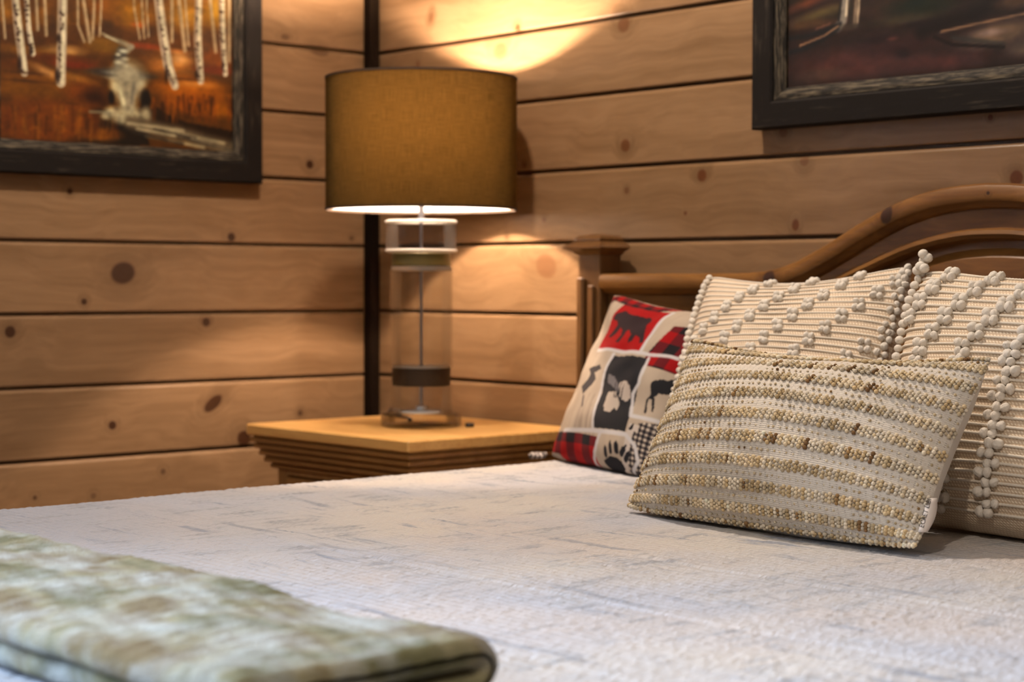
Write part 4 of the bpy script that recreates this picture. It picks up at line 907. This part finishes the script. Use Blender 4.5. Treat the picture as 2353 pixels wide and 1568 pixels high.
DS={'pipes':[[(0.267,0.893),(0.28,0.687),(0.287,0.507),(0.333,0.287)],[(-0.56,0.24),(0.32,0.28),(0.86,0.34)],[(-0.127,0.207),(-0.1,0.033),(-0.02,-0.187),(0.067,-0.647)],[(0.493,0.247),(0.573,-0.06),(0.533,-0.18),(0.627,-0.4)],[(0.633,-0.413),(0.947,-0.387)],[(-0.613,-0.713),(0.2,-0.66),(0.64,-0.627),(0.787,-0.713),(0.86,-0.873),(0.76,-1.0)],[(0.207,-0.68),(0.113,-0.907),(0.067,-1.0)]],'legs':[[(-0.347,-0.313),(-0.28,-0.427)]],'toes':[[(0.327,-0.833),(0.327,-0.88)],[(0.427,-0.78),(0.427,-0.833)],[(0.527,-0.76),(0.533,-0.82)],[(0.64,-0.787),(0.613,-0.833)],[(0.707,-0.827),(0.673,-0.88)]],'claws':[[(0.32,-0.8),(0.327,-0.833)],[(0.427,-0.74),(0.427,-0.787)],[(0.527,-0.727),(0.527,-0.773)],[(0.667,-0.74),(0.64,-0.787)],[(0.72,-0.793),(0.707,-0.827)]]}
D = Paint(2, 2, .008, (206, 190, 170))
def pu(l): return [(a+1, b+1) for a, b in l]
def plaid(pts, pitch=.15, ox=0., oy=0.):
    save = D.c.copy(); D.c[:] = 0; D.poly(pu(pts), (1, 1, 1)); m = D.c[..., 0]; D.c = save
    a = (np.floor((D.x+ox)/pitch) % 2); b = (np.floor((D.y+oy)/pitch) % 2)
    f = (a+b)[..., None]; red = np.array((146, 12, 16.)); dk = np.array((92, 20, 26.)); bk = np.array((28, 24, 28.))
    col = np.where(f == 0, red, np.where(f == 1, dk, bk)); D.c = D.c*(1-m[..., None])+col*m[..., None]
BG = (172, 158, 142); BLK = (34, 34, 38)
D.poly(pu([(-1, -1), (1, -1), (1, 1), (-1, 1)]), BG)
for nm in ('beige1', 'leftcol', 'deerp', 'pawp'): D.poly(pu(DP[nm]), BG)
D.mottle(9, 3, .05, 77)
D.poly(pu([(-1, .86), (-.93, .87), (-.55, .50), (-.47, .087), (-.46, -.76), (-.62, -.80), (-1, -.7)]), (164, 150, 134))
D.poly(pu(DP['red']), (150, 14, 17)); D.poly(pu(DP['bear']), (40, 28, 32)); plaid(DP['top_plaid'], .12, .05); plaid([(.42, .16), (.50, .70), (1, .8), (1, .16)], .15, .03, .02); plaid([(-1, -1), (-1, -.72), (-.46, -.72), (.16, -.72), (.13, -1)], .17)
for _ in range(26):
    x = rng.uniform(-.40, .10); D.line(pu([(x, -.72), (x+rng.uniform(-.03, .03), rng.uniform(-.55, -.25))]), .008, (128, 116, 108), .6, .9)
D.poly(pu(DP['ldeer']), (58, 54, 56)); D.line(pu(DS['legs'][0]), .018, (80, 74, 76)); D.line(pu([(-.10, -.02), (-.02, .04)]), .012, (58, 54, 56))
D.poly(pu(DP['black']), BLK); D.poly(pu(DP['moose']), (180, 168, 156)); D.poly(pu(DP['antler']), (178, 166, 156)); D.poly(pu(DP['streak']), (110, 106, 108))
for d in range(4): D.line(pu([(.20+.05*d, -.10), (.30+.03*d, -.27)]), .008, (34, 34, 38), .8)
D.poly(pu(DP['deer']), BLK); D.poly(pu([(.66, -.50), (.9, -.5), (1, -.7), (1, -1), (.60, -1), (.64, -.75)]), (186, 176, 168))
save = D.c.copy(); g = ((np.floor(D.x/.028) % 2)+(np.floor(D.y/.028) % 2))
gm = Paint(2, 2, .008, (0, 0, 0)); gm.poly(pu(DP['gingham']+[]), (1, 1, 1)); gm.poly(pu([(.74, -.56), (1, -.56), (1, -1), (.70, -1)]), (1, 1, 1)); m_ = gm.c[..., :1]
D.c = D.c*(1-m_)+np.where(g[..., None] == 0, np.array((30, 30, 36.)), np.where(g[..., None] == 1, np.array((92, 84, 82.)), np.array((190, 178, 164.))))*m_
D.poly(pu(DP['bird']), (36, 34, 36))
D.poly(pu(DP['pad']), (26, 26, 32))
for l in DS['toes']: D.line(pu(l), .036, (26, 26, 32), 1, .3)
for l in DS['claws']: D.line(pu(l), .016, (26, 26, 32), 1, .5)
for l in DS['pipes']: D.line(pu(l), .028, (190, 188, 190), 1, .4)
for (a, b) in ((-.30, .18), (.43, .17)): pass
D.poly(pu([(-1, -1), (-1, -.955), (-.7, -.955), (-.62, -1)]), (150, 140, 130))
def dcol(U, W, sd):
    if sd < 0: return np.ones(U.shape+(3,))*lin((60, 24, 26))
    i = np.clip(((U+1)/2*(D.nx-1)).round().astype(int), 0, D.nx-1); j = np.clip(((W+1)/2*(D.ny-1)).round().astype(int), 0, D.ny-1); return lin(np.clip(D.c[i, j], 0, 255))
pD = empty('patchwork_pillow'); tag(pD, 'red and black patchwork pillow printed with bear, deer and paw, leaning on the headboard post', 'pillow')
cover('cover', PD, colmat('printed_cotton', .85, .15, 500, .2), pD, 250, 250, f_col=dcol, wrinkle=.004, seed=21)
# ruffled lower-left corner lying on the quilt
P0 = Vector(PD['cor'][0]); V, F = [], []
for i in range(9):
    t = i/8; p = P0+Vector((-.004-.030*t, -.004-.006*t, -.001-.002*t))
    for j in range(7):
        g = (j/6-.5); V.append(tuple(p+Vector((.25, -.95, 0))*g*(.014+.022*t)*(1 if t < .8 else 1-(t-.8)*2)+Vector((0, 0, .005*math.sin(j*2.1+t)+.0045))))
for i in range(8):
    for j in range(6): F.append((i*7+j, i*7+j+1, (i+1)*7+j+1, (i+1)*7+j))
kk_ = N('striped_corner'); x_, y_, z_ = kk_.xyz(kk_.pos()); st_ = kk_.math('SINE', kk_.math('MULTIPLY', kk_.math('ADD', y_, kk_.math('MULTIPLY', x_, .25)), 1100)); kk_.base(kk_.mix(kk_.rng(st_, -.2, .2), (.10, .09, .09), (.50, .44, .40))); kk_.b.inputs['Roughness'].default_value = .9
cn = link('corner_tuft', mesh('corner_tuft', V, F, True), pD, kk_.m); s_ = cn.modifiers.new('t', 'SOLIDIFY'); s_.thickness = .003
tag(cn, 'grey striped tufted corner')

# ------------------------------------------------------------------ folded throw at the foot of the bed
path = []; th_ = .0125
y_near, y_far = -1.752, -1.552; zt_, zb_ = .7035, .6755
for t in np.linspace(0, 1, 46): path.append((y_near+(y_far-y_near)*t, zt_))
for a_ in np.linspace(math.pi/2, -math.pi/2, 11)[1:-1]: path.append((y_far+math.cos(a_)*(zt_-zb_)/2*1.15, (zt_+zb_)/2+math.sin(a_)*(zt_-zb_)/2))
for t in np.linspace(0, 1, 40): path.append((y_far+(y_near+.006-y_far)*t, zb_))
pth = np.array(path); T_ = np.gradient(pth, axis=0); T_ /= np.linalg.norm(T_, axis=1, keepdims=True); Nn = np.stack([-T_[:, 1], T_[:, 0]], 1)
def contour(h):
    a = pth+Nn*h; b = pth-Nn*h; out = [tuple(q) for q in a]
    for g_ in np.linspace(math.pi/2, -math.pi/2, 7)[1:-1]: out.append(tuple(pth[-1]+T_[-1]*math.cos(g_)*h+Nn[-1]*math.sin(g_)*h))
    out += [tuple(q) for q in b[::-1]]
    for g_ in np.linspace(-math.pi/2, math.pi/2, 7)[1:-1]: out.append(tuple(pth[0]-T_[0]*math.cos(g_)*h+Nn[0]*math.sin(g_)*h))
    return np.array(out)
xs = np.concatenate([.93+.0125*(1-np.cos(np.linspace(0, math.pi/2, 6))), np.linspace(.945, 2.145, 300), 2.1575-.0125*(1-np.cos(np.linspace(math.pi/2, 0, 6)))])
V = []
for x in xs:
    d = min(x-.93, 2.1575-x); h = th_*math.sqrt(max(0.02, 1-max(0, (.0125-d)/.0125)**2)); C_ = contour(h); V.append(np.column_stack([np.full(len(C_), x), C_]))
V = np.array(V); mC = V.shape[1]; yy_ = V[..., 1]; zz_ = V[..., 2]; xx_ = V[..., 0]
wfl = np.abs(np.sin(xx_*math.pi/.021))*np.abs(np.sin((yy_+.25*xx_)*math.pi/.026)); upm = np.clip((zz_-.700)/.012, 0, 1)
V[..., 2] += .0022*(wfl-.5)*upm+(.010*(vnoise(xx_*6, yy_*9, 41)-.5)+.005*(vnoise(xx_*17, yy_*20, 42)-.5))*np.clip((zz_-.672)/.03, 0, 1)
V[..., 1] += .010*(vnoise(xx_*7, zz_*30, 43)-.5)+.004*(vnoise(xx_*40, zz_*60, 45)-.5)
V[..., 2] = np.maximum(V[..., 2], .6660); nX = len(xs)
i, j = np.meshgrid(np.arange(nX-1), np.arange(mC), indexing='ij'); a = i*mC+j; b = i*mC+(j+1) % mC
Fq = np.stack([a, b, b+mC, a+mC], -1).reshape(-1, 4)
me = mesh('throw', V.reshape(-1, 3), Fq, True); fixn(me)
k = N('sage_fleece'); p = k.pos(); n1 = k.noise(p, 11, 3); n2 = k.noise(p, 15, 4, .6); n3 = k.noise(p, 420, 3)
c = k.ramp(n1, [(.40, (.105, .105, .042)), (.50, (.24, .22, .125)), (.60, (.15, .108, .045))]); c = k.mix(k.rng(n2, .42, .66, 0, .85), c, (.42, .46, .47))
k.base(k.mix(k.math('MULTIPLY', n3, .35), c, (.20, .19, .12))); k.b.inputs['Roughness'].default_value = .95; k.b.inputs['Specular IOR Level'].default_value = .1; k.b.inputs['Sheen Weight'].default_value = .12; k.b.inputs['Sheen Roughness'].default_value = .5
k.bump(n3, .9, .003)
thr_ = link('throw', me, None, k.m); tag(thr_, 'sage green and beige fleece throw folded across the foot of the bed', 'blanket')
